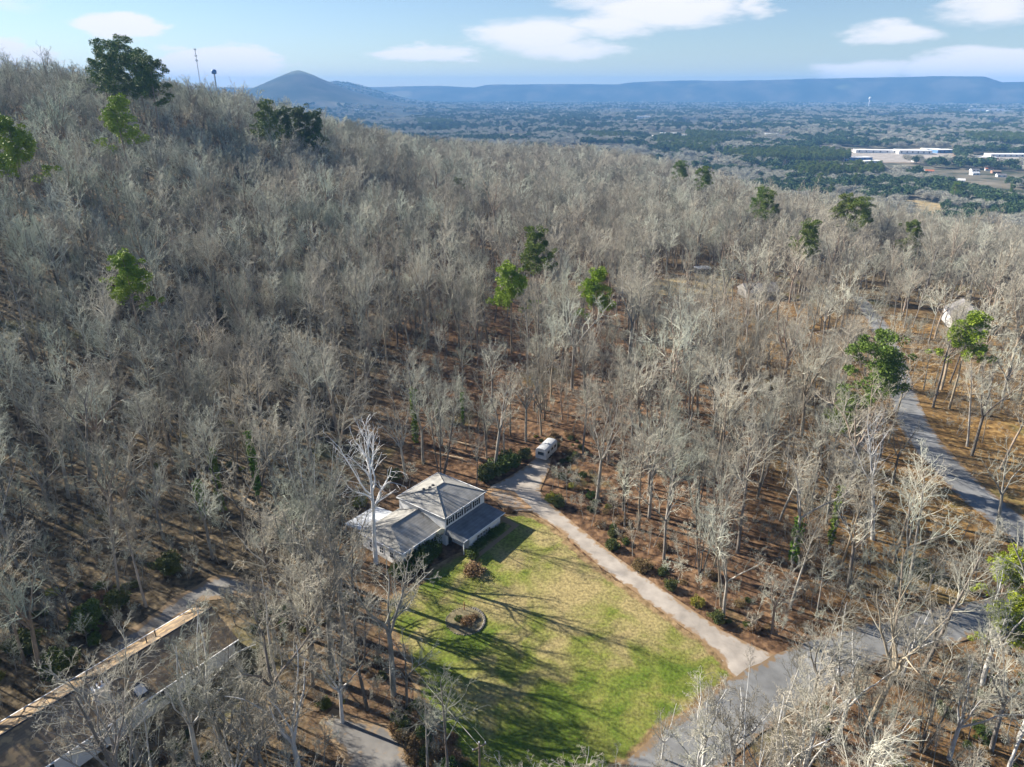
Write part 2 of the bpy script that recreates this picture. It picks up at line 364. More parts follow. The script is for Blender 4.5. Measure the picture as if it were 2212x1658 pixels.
def roof_mat(name, base, leaf, amt):
    m, N, L, b = new_mat(name)
    tc = N.new('ShaderNodeTexCoord'); P = tc.outputs['Object']
    def noise(s, d=5, st=None):
        n = N.new('ShaderNodeTexNoise'); n.inputs['Scale'].default_value = s; n.inputs['Detail'].default_value = d
        v = P
        if st: mp = N.new('ShaderNodeMapping'); mp.inputs['Scale'].default_value = st; L.new(P, mp.inputs[0]); v = mp.outputs[0]
        L.new(v, n.inputs['Vector']); return n.outputs['Fac']
    c = N.new('ShaderNodeValToRGB'); L.new(noise(.7, 10), c.inputs[0])
    c.color_ramp.elements[0].position = .3; c.color_ramp.elements[0].color = rgb([k*.72 for k in base])
    c.color_ramp.elements[1].position = .7; c.color_ramp.elements[1].color = rgb([k*1.22 for k in base])
    wv = N.new('ShaderNodeTexWave'); wv.bands_direction = 'Z'; wv.wave_profile = 'SAW'; wv.inputs['Scale'].default_value = 1.9; wv.inputs['Distortion'].default_value = .4; L.new(P, wv.inputs[0])
    wm = N.new('ShaderNodeMapRange'); L.new(wv.outputs['Fac'], wm.inputs[0]); wm.inputs[3].default_value = .86; wm.inputs[4].default_value = 1.05
    mu = N.new('ShaderNodeMix'); mu.data_type = 'RGBA'; mu.blend_type = 'MULTIPLY'; mu.inputs[0].default_value = 1; L.new(c.outputs[0], mu.inputs[6]); L.new(wm.outputs[0], mu.inputs[7])
    r = N.new('ShaderNodeMapRange'); L.new(noise(.9, 9), r.inputs[0]); r.inputs[1].default_value = .72-amt; r.inputs[2].default_value = .82-amt
    mx = N.new('ShaderNodeMix'); mx.data_type = 'RGBA'; L.new(r.outputs[0], mx.inputs[0]); L.new(mu.outputs[2], mx.inputs[6]); mx.inputs[7].default_value = rgb(leaf)
    L.new(mx.outputs[2], b.inputs['Base Color']); b.inputs['Roughness'].default_value = .85; b.inputs['Specular IOR Level'].default_value = .2
    return m
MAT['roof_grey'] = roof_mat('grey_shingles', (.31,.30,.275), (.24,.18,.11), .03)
MAT['roof_shaded'] = roof_mat('shaded_shingles', (.17,.18,.19), (.20,.15,.10), .0)  # porch roof's shade is put into this darker, bluer shingle colour
MAT['roof_brown'] = roof_mat('brown_shingles', (.22,.165,.11), (.40,.28,.15), .21)

# ------------------------------------------------------------------ mesh helpers
def tag(o, label=None, cat=None, group=None, kind=None):
    if label: o['label'] = label
    if cat: o['category'] = cat
    if group: o['group'] = group
    if kind: o['kind'] = kind
    return o
def link(name, mesh, parent=None, loc=None):
    o = bpy.data.objects.new(name, mesh); COL.objects.link(o)
    if parent: o.parent = parent
    if loc is not None: o.location = loc
    return o
def empty(name, loc, rz=0, label=None, cat=None, group=None, scale=1):
    o = bpy.data.objects.new(name, None); COL.objects.link(o); o.location = loc; o.rotation_euler = (0, 0, rz); o.scale = (scale,)*3
    o.empty_display_size = .5
    return tag(o, label, cat, group)
class MB:
    def __init__(s): s.v = []; s.f = []
    def add(s, vs, fs):
        n = len(s.v); s.v += [tuple(map(float, p)) for p in vs]; s.f += [tuple(i+n for i in f) for f in fs]; return s
    def box(s, x0, x1, y0, y1, z0, z1):
        return s.add([(x0,y0,z0),(x1,y0,z0),(x1,y1,z0),(x0,y1,z0),(x0,y0,z1),(x1,y0,z1),(x1,y1,z1),(x0,y1,z1)],
                     [(0,3,2,1),(4,5,6,7),(0,1,5,4),(1,2,6,5),(2,3,7,6),(3,0,4,7)])
    def bar(s, a, b, r, sides=8, r2=None):
        a = Vector(a); b = Vector(b); t = (b-a).normalized(); u = t.orthogonal().normalized(); w = t.cross(u); r2 = r if r2 is None else r2
        vs = []
        for p, q in ((a, r), (b, r2)):
            for k in range(sides):
                an = 2*math.pi*k/sides; vs.append(p + u*q*math.cos(an) + w*q*math.sin(an))
        fs = [(k, (k+1) % sides, sides+(k+1) % sides, sides+k) for k in range(sides)] + [tuple(range(sides))[::-1], tuple(range(sides, 2*sides))]
        return s.add(vs, fs)
    def lathe(s, prof, sides=16, c=(0,0,0)):
        vs = [(c[0]+r*math.cos(2*math.pi*k/sides), c[1]+r*math.sin(2*math.pi*k/sides), c[2]+z) for r, z in prof for k in range(sides)]
        fs = [(i*sides+k, i*sides+(k+1) % sides, (i+1)*sides+(k+1) % sides, (i+1)*sides+k) for i in range(len(prof)-1) for k in range(sides)]
        return s.add(vs, fs)
    def slab(s, top, th):      # closed plate from a polygon (any plane), thickened downwards
        n = len(top); b = [(p[0], p[1], p[2]-th) for p in top]
        return s.add(list(top)+b, [tuple(range(n)), tuple(range(2*n-1, n-1, -1))] + [(k, n+k, n+(k+1) % n, (k+1) % n) for k in range(n)])
    def mesh(s, name, mat, smooth=False):
        m = bpy.data.meshes.new(name); m.from_pydata(s.v, [], s.f); m.materials.append(mat)
        if smooth: m.polygons.foreach_set('use_smooth', [True]*len(m.polygons))
        m.update(); return m
    def build(s, name, mat, parent=None, smooth=False): return link(name, s.mesh(name, mat, smooth), parent)
def np_mesh(name, V, F, mat, smooth=False):
    """V (n,3), F (m,k) constant-size faces"""
    m = bpy.data.meshes.new(name); n, k = F.shape
    m.vertices.add(len(V)); m.vertices.foreach_set('co', np.ascontiguousarray(V, np.float32).ravel())
    m.loops.add(n*k); m.loops.foreach_set('vertex_index', np.ascontiguousarray(F, np.int32).ravel())
    m.polygons.add(n); m.polygons.foreach_set('loop_start', np.arange(0, n*k, k, dtype=np.int32)); 
    if smooth: m.polygons.foreach_set('use_smooth', np.ones(n, bool))
    m.materials.append(mat); m.update(calc_edges=True); return m

# ------------------------------------------------------------------ ground sheet out to the mountains
def in_poly(x, y, poly):
    x = np.asarray(x); y = np.asarray(y); ins = np.zeros(x.shape, bool); n = len(poly)
    for i in range(n):
        x0, y0 = poly[i][:2]; x1, y1 = poly[(i+1) % n][:2]
        c = ((y0 > y) != (y1 > y)) & (x < (x1-x0)*(y-y0)/((y1-y0) if y1 != y0 else 1e-9)+x0)
        ins ^= c
    return ins
def seg_dist(x, y, pts, closed=False):
    d = np.full(np.shape(x), 1e9); n = len(pts)
    for i in range(n if closed else n-1):
        ax, ay = pts[i][:2]; bx, by = pts[(i+1) % n][:2]; L2 = (bx-ax)**2+(by-ay)**2+1e-9
        t = np.clip(((x-ax)*(bx-ax)+(y-ay)*(by-ay))/L2, 0, 1)
        d = np.minimum(d, np.hypot(x-ax-t*(bx-ax), y-ay-t*(by-ay)))
    return d
def set_attr(m, nm, arr):
    a = m.attributes.new(nm, 'FLOAT', 'POINT'); a.data.foreach_set('value', np.ascontiguousarray(arr, np.float32))
def build_ground():
    ang = np.concatenate([np.linspace(-math.pi, math.radians(-52), 40, endpoint=False), np.linspace(math.radians(-52), math.radians(52), 420), np.linspace(math.radians(52), math.pi, 41)[1:]])
    rad = [0.5, 8, 16, 24, 32]
    while rad[-1] < 11800: rad.append(rad[-1]*(1.0125 if rad[-1] < 1500 else 1.03))
    rad = np.array(rad); A, R = np.meshgrid(ang, rad); X = R*np.sin(A); Y = R*np.cos(A); Z = height(X, Y)
    na = len(ang); nr = len(rad)
    i = np.arange(nr-1)[:, None]*na + np.arange(na-1)[None]
    F = np.stack([i, i+1, i+na+1, i+na], -1).reshape(-1, 4)[:, ::-1]
    m = np_mesh('ground', np.stack([X, Y, Z], -1).reshape(-1, 3), F, MAT['floor'], True)
    x = X.ravel(); y = Y.ravel(); r = R.ravel()
    n1 = vnoise(x/14, y/14, 5)
    set_attr(m, 'red', np.clip(sstep(-45, -10, x + .1*(y-120))*sstep(420, 180, y)*(.75+.5*n1)*sstep(95, 75, x-.1*y), 0, 1))
    set_attr(m, 'orange', np.clip(sstep(38, 75, x)*sstep(330, 200, y)*(.35+.9*n1), 0, 1))
    set_attr(m, 'far', sstep(520, 900, r)); set_attr(m, 'far2', sstep(2600, 4800, r))
    tag(link('ground', m), 'brown leaf-littered woodland ground falling away to a wide wooded valley', kind='structure')
build_ground()

def sheet(name, poly, off, mat, res=2.0, kind='structure', lush=None, edge_w=1.5, jag=0.0):
    """a sheet draped on the ground inside a polygon of world points"""
    pts = []; n = len(poly); rr = random.Random(len(name)*7)
    for i in range(n):
        a = Vector(poly[i][:2]); b = Vector(poly[(i+1) % n][:2]); k = max(1, int((b-a).length/res)); nn = Vector((-(b-a).y, (b-a).x)).normalized()
        for j in range(k):
            p = a.lerp(b, j/k)
            if jag: p = p + nn*rr.uniform(-jag, jag)
            pts.append(p)
    nb = len(pts); px = np.array([p.x for p in pts]); py = np.array([p.y for p in pts])
    gx, gy = np.meshgrid(np.arange(px.min(), px.max(), res), np.arange(py.min(), py.max(), res)); gx = gx.ravel(); gy = gy.ravel()
    bl = [(p.x, p.y) for p in pts]
    ok = in_poly(gx, gy, bl) & (seg_dist(gx, gy, bl, True) > res*.5)
    allp = [Vector(p) for p in bl] + [Vector((a, b)) for a, b in zip(gx[ok], gy[ok])]
    vs, es, fs, *_ = delaunay_2d_cdt(allp, [(i, (i+1) % nb) for i in range(nb)], [list(range(nb))], 1, 1e-4)
    x = np.array([v.x for v in vs]); y = np.array([v.y for v in vs]); z = height(x, y) + off
    m = bpy.data.meshes.new(name)
    fs = [f if (vs[f[1]]-vs[f[0]]).cross(vs[f[2]]-vs[f[0]]) > 0 else f[::-1] for f in fs]
    m.from_pydata(list(zip(x, y, z)), [], [tuple(f) for f in fs]); m.materials.append(mat)
    m.polygons.foreach_set('use_smooth', [True]*len(m.polygons))
    set_attr(m, 'edge', np.clip(1 - seg_dist(x, y, bl, True)/edge_w, 0, 1))
    if lush is not None: set_attr(m, 'lush', lush(x, y))
    m.update(); o = link(name, m); o['kind'] = kind; return o
def strip(center, widths, extend=0):
    """road outline from a centre line"""
    P = [Vector(c[:2]) for c in center]; Q = []
    # Catmull-Rom refine
    for i in range(len(P)-1):
        p0 = P[max(i-1, 0)]; p1 = P[i]; p2 = P[i+1]; p3 = P[min(i+2, len(P)-1)]
        for k in range(6):
            t = k/6; Q.append((.5*((2*p1)+(p2-p0)*t+(2*p0-5*p1+4*p2-p3)*t*t+(3*p1-p0-3*p2+p3)*t**3), widths[i]*(1-t)+widths[i+1]*t))
    Q.append((P[-1], widths[-1])); Lf = []; Rt = []
    for i, (p, w) in enumerate(Q):
        d = (Q[min(i+1, len(Q)-1)][0]-Q[max(i-1, 0)][0]).normalized(); n = Vector((-d.y, d.x))
        Lf.append(p+n*w/2); Rt.append(p-n*w/2)
    return Lf + Rt[::-1]

W2 = lambda L: [G(x, y) for x, y in L]
LAWN = W2([(1088,1108),(1150,1108),(1200,1140),(1300,1232),(1430,1322),(1545,1402),(1592,1470),(1500,1538),(1400,1600),(1330,1680),(1200,1760),(1010,1700),(985,1640),(905,1530),(878,1450),(862,1400),(820,1330),(835,1290),(890,1262),(930,1225),(1000,1190),(1010,1165)])
DRIVE = W2([(1048,1062),(1062,1050),(1105,1028),(1135,1008),(1160,985),(1192,985),(1188,1010),(1176,1040),(1166,1062),(1200,1098),(1270,1155),(1345,1213),(1440,1280),(1560,1362),(1625,1395),(1730,1440),(1660,1510),(1590,1470),(1540,1402),(1425,1320),(1300,1228),(1200,1140),(1148,1106),(1090,1104)])
def lush(x, y):
    return .25*sstep(88, 62, y) + .15*(vnoise(x/6, y/6, 9)-.5) + .08 + .10*sstep(15, -12, x) - .30*np.exp(-(((x-8)/14)**2+((y-94)/9)**2)) - .22*np.exp(-(((x+4)/7)**2+((y-74)/6)**2))-.12
lawn = sheet('lawn', LAWN, .05, MAT['lawn'], 1.5, lush=lush, edge_w=2.2, jag=.35)
lawn['label'] = 'patchy green and tan lawn sloping from the house to the road'
drive = sheet('driveway', DRIVE, .11, MAT['concrete'], 1.5, edge_w=1.0, jag=.06)
drive['label'] = 'pale concrete driveway running from the road up past the white house'
ROAD_A_C = W2([(1270,1830),(1400,1700),(1545,1575),(1690,1475),(1860,1395),(2020,1355),(2212,1318),(2420,1290)])
ROAD_A = strip(ROAD_A_C, [8,8,8,8,7,7,7,7])
ra = sheet('road', ROAD_A, .15, MAT['asphalt'], 2.0, edge_w=1.4, jag=.2); ra['label'] = 'grey asphalt road passing the foot of the driveway'
ROAD_B_C = W2([(2330,1240),(2185,1132),(2075,1040),(1985,935),(1945,840),(1925,765),(1890,690),(1850,640)])
ROAD_B = strip(ROAD_B_C, [8,8,8,8,7,7,6.5,6])
rb = sheet('road', ROAD_B, .08, MAT['asphalt'], 2.0, edge_w=1.2, jag=.18); rb['label'] = 'grey asphalt road running uphill through the wood on the right side'
PATH_L = W2([(380,1290),(470,1240),(560,1255),(640,1280),(620,1300),(520,1290),(440,1300),(300,1400),(240,1440),(200,1420)])
pl = sheet('paved_drive', PATH_L, .07, MAT['grey_paving'], 1.5, edge_w=1.2, jag=.2); pl['label'] = 'grey drive behind the brown-roofed house, half hidden by leaves'
PATH_B = W2([(800,1560),(845,1565),(880,1620),(910,1700),(880,1760),(720,1760),(740,1640),(690,1560),(720,1530)])
pb = sheet('paved_yard', PATH_B, .07, MAT['grey_paving'], 1.5, edge_w=.8); pb['label'] = 'grey paved yard beside the brown shrub bank at the bottom'
APRON = W2([(1046,1066),(1064,1054),(1110,1062),(1150,1100),(1092,1102)])
ap = sheet('leafy_apron', APRON, .14, MAT['leafy_paving'], 1.0, edge_w=1.0, jag=.15); ap['label'] = 'leaf-covered paved apron at the right end of the white house'
MAT['field'] = noise_mat('dry_field', [(.3, (.20,.16,.08)), (.7, (.44,.33,.17))], scale=.12, detail=8)
YARDS = [('dry_field', [(1960,430),(2030,440),(2035,480),(1985,476),(1945,452)], 'golden dry field below the far row of pines'),
         ('sandy_yard', [(1490,625),(1500,592),(1560,590),(1580,600),(1588,640),(1540,648)], 'sunlit sandy yard beside the pale garage in the wood'),
         ('leafy_yard', [(1400,605),(1480,600),(1488,632),(1420,640)], 'tan leaf-strewn clearing in the wood left of the pale garage')]
for nm, pts, lb in YARDS:
    y_ = sheet(nm, W2(pts), .12, MAT['field'], 6.0, edge_w=1, jag=1.0); y_['label'] = lb

# ------------------------------------------------------------------ trees: generators
def norm(v): return v/np.maximum(np.linalg.norm(v, axis=-1, keepdims=True), 1e-9)
def grow(rng, st, d, ln, r0, r1, nseg, wob, up):
    n = len(st); pts = np.zeros((n, nseg+1, 3)); pts[:, 0] = st; d = norm(d.copy()); seg = (ln/nseg)[:, None]
    for k in range(nseg):
        d = norm(d + rng.normal(0, wob, (n, 3)) + np.array([0, 0, up]))
        pts[:, k+1] = pts[:, k] + d*seg
    t = np.linspace(0, 1, nseg+1)[None]
    return pts, r0[:, None]*(1-t) + r1[:, None]*t
def kids(rng, pts, rad, ln, per, t0, t1, ang, ratio, rr, taper=.5):
    n, S1, _ = pts.shape; nseg = S1-1
    t = t0 + (t1-t0)*(np.arange(per)[None]+rng.uniform(0, 1, (n, per)))/per; t = np.minimum(t, .999)
    k = (t*nseg).astype(int); f = t*nseg-k; ii = np.arange(n)[:, None]
    p = pts[ii, k]*(1-f[..., None]) + pts[ii, k+1]*f[..., None]; dd = norm(pts[ii, k+1]-pts[ii, k])
    r = rad[ii, k]*(1-f)+rad[ii, k+1]*f
    ref = norm(np.cross(dd, rng.normal(0, 1, dd.shape)))
    a = rng.uniform(ang[0], ang[1], t.shape)[..., None]
    cd = dd*np.cos(a) + ref*np.sin(a)
    tt = (t-t0)/max(t1-t0, 1e-6)
    L = ln[:, None]*ratio*(1-taper*tt)*rng.uniform(.7, 1.2, t.shape)
    R = np.minimum(r*rr, r*.85)
    return p.reshape(-1, 3), cd.reshape(-1, 3), L.ravel(), R.ravel()
def tube(pts, rad, sides):
    n, S1, _ = pts.shape
    T = np.zeros_like(pts); T[:, :-1] = pts[:, 1:]-pts[:, :-1]; T[:, -1] = T[:, -2]; T[:, 1:-1] = (T[:, 1:-1]+T[:, :-2]); T = norm(T)
    md = norm(pts[:, -1]-pts[:, 0]); ref = np.where(np.abs(md[:, 2:3]) < .8, np.array([[0, 0, 1.]]), np.array([[1., 0, 0]]))
    U = norm(np.cross(T, ref[:, None, :])); V = np.cross(T, U)
    a = np.arange(sides)*2*math.pi/sides
    ring = pts[:, :, None] + rad[:, :, None, None]*(U[:, :, None]*np.cos(a)[None, None, :, None] + V[:, :, None]*np.sin(a)[None, None, :, None])
    v = ring.reshape(-1, 3)
    b = (np.arange(n)[:, None, None]*S1 + np.arange(S1-1)[None, :, None])*sides; k = np.arange(sides)[None, None]; k2 = (k+1) % sides
    F = np.stack([b+k, b+k2, b+sides+k2, b+sides+k], -1).reshape(-1, 4)
    return v, F
def join(parts):
    V = []; F = []; o = 0
    for v, f in parts: V.append(v); F.append(f+o); o += len(v)
    return np.concatenate(V), np.concatenate(F)
def bare_tree(seed, H=21, style='tall', detail=2, tw=1.0, name='tree', lean=0.0, bark_='bark_grey', crown_mat='twigs', thick=1.0, counts=None):
    """returns (trunk mesh, crown mesh)"""
    rng = np.random.default_rng(seed); A = np.array
    R0 = H*.0125*thick; tr = []; cr = []
    if style == 'tall':
        st = A([[0, 0, -.4]]); d = A([[lean, 0, 1.]]); ln = A([H*.92])
        p0, r0 = grow(rng, st, d, ln, A([R0]), A([R0*.16]), 10, .035, .02); tr.append(tube(p0, r0, 7))
        p, dd, L, R = kids(rng, p0, r0, ln, 16, .48, .98, (.5, 1.15), .36, .55, .55)
    elif style == 'spread':
        st = A([[0, 0, -.4]]); h0 = H*rng.uniform(.36, .48); ln0 = A([h0])
        p0, r0 = grow(rng, st, A([[lean, 0, 1.]]), ln0, A([R0*1.35]), A([R0*1.0]), 4, .03, .02); tr.append(tube(p0, r0, 8))
        ns = rng.integers(3, 6); az = rng.uniform(0, 6.28)+np.arange(ns)*6.283/ns; sl = rng.uniform(.22, .62, ns)
        st = np.repeat(p0[:, -1], ns, 0) - [0, 0, .15]; d = np.stack([np.cos(az)*sl+lean, np.sin(az)*sl, np.ones(ns)], -1); ln = H*.58*rng.uniform(.8, 1.08, ns)
        p0, r0 = grow(rng, st, d, ln, np.full(ns, R0*.72), np.full(ns, R0*.14), 8, .11, .03); tr.append(tube(p0, r0, 6))
        p, dd, L, R = kids(rng, p0, r0, ln, 7, .18, .98, (.5, 1.0), .46, .6, .5)
    elif style == 'stems':
        ns = 5; az = rng.uniform(0, 6.28)+np.arange(ns)*6.283/ns
        st = np.stack([np.cos(az)*.25, np.sin(az)*.25, np.full(ns, -.3)], -1); d = np.stack([np.cos(az)*.2, np.sin(az)*.2, np.ones(ns)], -1); ln = H*rng.uniform(.75, 1.0, ns)
        p0, r0 = grow(rng, st, d, ln, np.full(ns, R0*.6), np.full(ns, R0*.08), 9, .045, .02); tr.append(tube(p0, r0, 6))
        p, dd, L, R = kids(rng, p0, r0, ln, 8, .3, .98, (.35, .75), .33, .5, .5)
    elif style == 'sycamore':
        st = A([[0, 0, -.4]]); d = A([[0, 0, 1.]]); ln = A([H*.95])
        p0, r0 = grow(rng, st, d, ln, A([R0*1.1]), A([R0*.15]), 10, .02, .02); tr.append(tube(p0, r0, 8))
        p, dd, L, R = kids(rng, p0, r0, ln, 13, .36, .97, (.35, .65), .40, .6, .5)
    pl_, rl_ = grow(rng, p, dd, L, R*1.1, R*.25, 6, .17, .09); tr_l = tube(pl_, rl_, 5 if detail > 1 else 4)
    cr.append(tr_l)
    a, b_, c_ = counts or {3: (6, 4, 2), 2: (5, 4, 0), 1: (5, 4, 0), 0: (5, 0, 0)}[detail]
    tmin = .011*tw
    p, dd, L2, R2 = kids(rng, pl_, rl_, L, a, .15, .99, (.45, .95), .48, .55, .4)
    p2, r2 = grow(rng, p, dd, L2, np.maximum(R2, tmin*2), np.maximum(R2*.35, tmin), 3, .22, .06); cr.append(tube(p2, r2, 3))
    if b_:
        p, dd, L3, R3 = kids(rng, p2, r2, L2, b_, .15, .99, (.4, .95), .50, .5, .3)
        p3, r3 = grow(rng, p, dd, L3, np.maximum(R3, tmin*1.3), np.full(len(p), tmin*.8), 2, .18, .05); cr.append(tube(p3, r3, 3))
        if c_:
            p, dd, L4, R4 = kids(rng, p3, r3, L3, c_, .2, .99, (.4, .9), .60, .5, .3)
            p4, r4 = grow(rng, p, dd, L4, np.full(len(p), tmin), np.full(len(p), tmin*.6), 1, .1, .05); cr.append(tube(p4, r4, 3))
    tv, tf = join(tr); cv, cf = join(cr)
    return np_mesh(name+'_trunk', tv, tf, MAT[bark_], True), np_mesh(name+'_crown', cv, cf, MAT[crown_mat], False)

def leaf_cloud(rng, centers, rad, per, size, elong=2.2, up=.3):
    """thin leaf-size triangles spread round cluster centres, pointing outwards"""
    n = len(centers); rad = np.broadcast_to(rad, (n,))
    d = norm(rng.normal(0, 1, (n, per, 3)) + np.array([0, 0, up])); q = rng.uniform(.15, 1, (n, per, 1))**.5
    c = centers[:, None] + d*q*rad[:, None, None]*np.array([1, 1, .75])
    s = size*rng.uniform(.6, 1.3, (n, per, 1)); o = norm(d+rng.normal(0, .5, d.shape)); w = norm(np.cross(o, rng.normal(0, 1, d.shape)))
    v = np.stack([c-w*s/elong, c+w*s/elong, c+o*s*1.3], 2).reshape(-1, 3)
    return v, np.arange(len(v)).reshape(-1, 3)
def pine(seed, H=22, cl=26, per=105, size=.24, name='pine', leaf='needles', base=.5, width=.2):
    rng = np.random.default_rng(seed); A = np.array; R0 = H*.013
    p0, r0 = grow(rng, A([[0, 0, -.4]]), A([[0, 0, 1.]]), A([H*.95]), A([R0]), A([R0*.15]), 10, .02, .02)
    p, dd, L, R = kids(rng, p0, r0, A([H]), cl, base, .98, (1.0, 1.5), width, .4, .55)
    pl_, rl_ = grow(rng, p, dd, L, R, R*.3, 4, .12, .10)
    tm = np_mesh(name+'_trunk', *join([tube(p0, r0, 7), tube(pl_, rl_, 4)]), MAT['bark_brown'], True)
    cs = [pl_[:, 4], pl_[:, 3]+rng.normal(0, .35, pl_[:, 3].shape), pl_[:, 2]+rng.normal(0, .5, pl_[:, 2].shape), p0[:, -1] - [0, 0, .3]]
    for _ in range(2): cs.append(pl_[:, 4]+rng.normal(0, .8, pl_[:, 4].shape)*A([1, 1, .5]))
    C = np.concatenate(cs); v, f = leaf_cloud(rng, C, rng.uniform(.55, 1.05, len(C))*H/22, per, size, 2.6)
    return tm, np_mesh(name+'_crown', v, f, MAT[leaf], False)
def shrub(seed, R=1.3, H=1.8, n=55, per=60, size=.12, leaf='shrub_leaves', name='shrub'):
    rng = np.random.default_rng(seed); d = norm(rng.normal(0, 1, (n, 3))); q = rng.uniform(.3, 1, (n, 1))**.5
    C = d*q*np.array([R, R, H*.5])*(.55+.75*vnoise(d[:, :1]*1.6+seed, d[:, 1:2]*1.6+2*d[:, 2:3], seed)) + np.array([0, 0, H*.42]); C[:, 2] = np.maximum(C[:, 2], .15)
    v, f = leaf_cloud(rng, C, R*.32, per, size, 1.6)
    az = rng.uniform(0, 6.28, 9); dd = np.stack([np.cos(az)*.5, np.sin(az)*.5, np.ones(9)], -1)
    p0, r0 = grow(rng, np.zeros((9, 3)), dd, np.full(9, H*.8), np.full(9, .035), np.full(9, .01), 3, .1, 0)
    return np_mesh(name+'_stems', *tube(p0, r0, 4), MAT['bark_brown']), np_mesh(name+'_foliage', v, f, MAT[leaf])

NEAR = []
for i, (sd, H, sty) in enumerate([(1,23,'tall'),(2,20,'tall'),(3,24,'tall'),(4,21,'spread'),(5,19,'spread'),(6,23,'spread'),(7,17,'tall'),(8,19,'stems'),(9,22,'tall'),(10,20,'spread'),(12,24,'tall')]):
    NEAR.append((sty, H) + bare_tree(sd, H, sty, 3, 1.0, 'bare_%s' % sty, bark_=('bark_grey','bark_dark','bark_brown')[i % 3]))
MID = []
for i, (sd, H, sty) in enumerate([(11,22,'tall'),(12,20,'tall'),(13,23,'spread'),(14,20,'spread'),(15,18,'tall'),(16,21,'spread'),(17,24,'tall'),(18,17,'spread')]):
    MID.append((sty, H) + bare_tree(sd, H, sty, 2, 1.9, 'bare_mid', bark_=('bark_grey','bark_dark','bark_brown')[i % 3]))
FARB = []
for i, (sd, H, sty) in enumerate([(21,21,'tall'),(22,19,'spread'),(23,22,'spread'),(24,20,'tall')]):
    FARB.append((sty, H) + bare_tree(sd, H, sty, 1, 4.0, 'bare_far'))
BRUSH = [bare_tree(31+i, 4.5, 'stems', 1, .9, 'brush', thick=.8) for i in range(3)]
SAPL = [bare_tree(41+i, 9, 'tall', 1, .9, 'sapling', thick=.9) for i in range(3)]
PINES = [pine(51,22,name='pine'), pine(52,20,24,leaf='needles_bright',name='pine'), pine(53,23,30,leaf='needles',name='pine',width=.24), pine(54,18,30,leaf='needles_dark',name='pine',base=.35)]

# ------------------------------------------------------------------ where woods may not stand
HOUSE_O = Vector((-11.6, 105.0)); UU = Vector((.6, .8)); NN = Vector((.8, -.6))
HOUSE_FOOT = [HOUSE_O + UU*a + NN*b for a, b in ((-12, 2), (-12, -20), (14, -16), (14, 6), (-3, 6))]
N_O = Vector((-59.1, 60.5)); NU = Vector((.587, .81)).normalized(); NNV = Vector((NU.y, -NU.x))
NEIGH_FOOT = [N_O + NU*a + NNV*b for a, b in ((-12, -9), (29, -9), (29, 8), (-12, 8))]
GAPS = [W2([(640,1215),(690,1330),(800,1400),(900,1440),(960,1250),(860,1150)]),
        [(-68,38),(-44,38),(-46,58),(-50,70),(-56,72),(-64,62)],
        W2([(1960,480),(2040,480),(2060,540),(1980,540)]), W2([(1990,415),(2180,430),(2180,480),(2060,470)]),
        W2([(1170,1000),(1245,1010),(1300,1130),(1380,1200),(1330,1215),(1200,1110)])]
THICK = [(560,1500,230,170),(1950,1580,280,130)]
THIN = [(1110,690,60,90,.35),(1285,700,50,80,.35),(2060,1180,110,80,.5),(1800,1440,170,40,.6),(1990,800,90,130,.4),(2010,1120,150,110,.12),(2110,1230,90,70,.2),(1955,960,70,110,.3),(1900,720,60,90,.5),(2010,510,80,40,.4),(960,880,170,110,.5),(450,1170,260,110,.5),(1580,690,160,70,.38),(2075,730,90,50,.35),(80,1330,200,90,.6),(700,1180,90,90,.5),(820,960,130,90,.55)]
CLEAR = [(LAWN, 1.0), (DRIVE, 1.8), (ROAD_A, 1.2), (ROAD_B, 1.6), (HOUSE_FOOT, 1), (NEIGH_FOOT, .5), (PATH_L, 1.0), (PATH_B, .5)] + [(W2(p), 1) for _, p, _ in YARDS]
HOUSES_FAR = []      # filled below, (x, y, radius)
EXTRA_CLEAR = [W2([(1000,975),(1160,985),(1120,1040),(1050,1055),(930,1020)])]
def wood_ok(x, y, extra=0):
    ok = np.ones(x.shape, bool)
    for poly, m in CLEAR:
        bb = [p[0] for p in poly], [p[1] for p in poly]
        c = (x > min(bb[0])-6) & (x < max(bb[0])+6) & (y > min(bb[1])-6) & (y < max(bb[1])+6)
        if c.any():
            xi = x[c]; yi = y[c]; q = in_poly(xi, yi, poly) | (seg_dist(xi, yi, poly, True) < m+extra); t = ok[c]; t[q] = False; ok[c] = t
    for hx, hy, hr in HOUSES_FAR: ok &= np.hypot(x-hx, y-hy) > hr
    return ok
def jgrid(x0, x1, y0, y1, s, seed):
    rng = np.random.default_rng(seed); gx, gy = np.meshgrid(np.arange(x0, x1, s), np.arange(y0, y1, s))
    x = (gx+rng.uniform(-.46, .46, gx.shape)*s).ravel(); y = (gy+rng.uniform(-.46, .46, gx.shape)*s).ravel()
    return x, y, rng

# the house things that stand in clearings beyond the near wood (photo readings)
def far_at(px, py): p = G(px, py); return p
GARAGE = far_at(1630, 645); WHITE_H = far_at(2075, 700)
HOUSES_FAR += [(GARAGE.x, GARAGE.y, 13), (GARAGE.x+4, GARAGE.y-14, 9), (WHITE_H.x, WHITE_H.y, 12), (WHITE_H.x-6, WHITE_H.y-14, 8)]

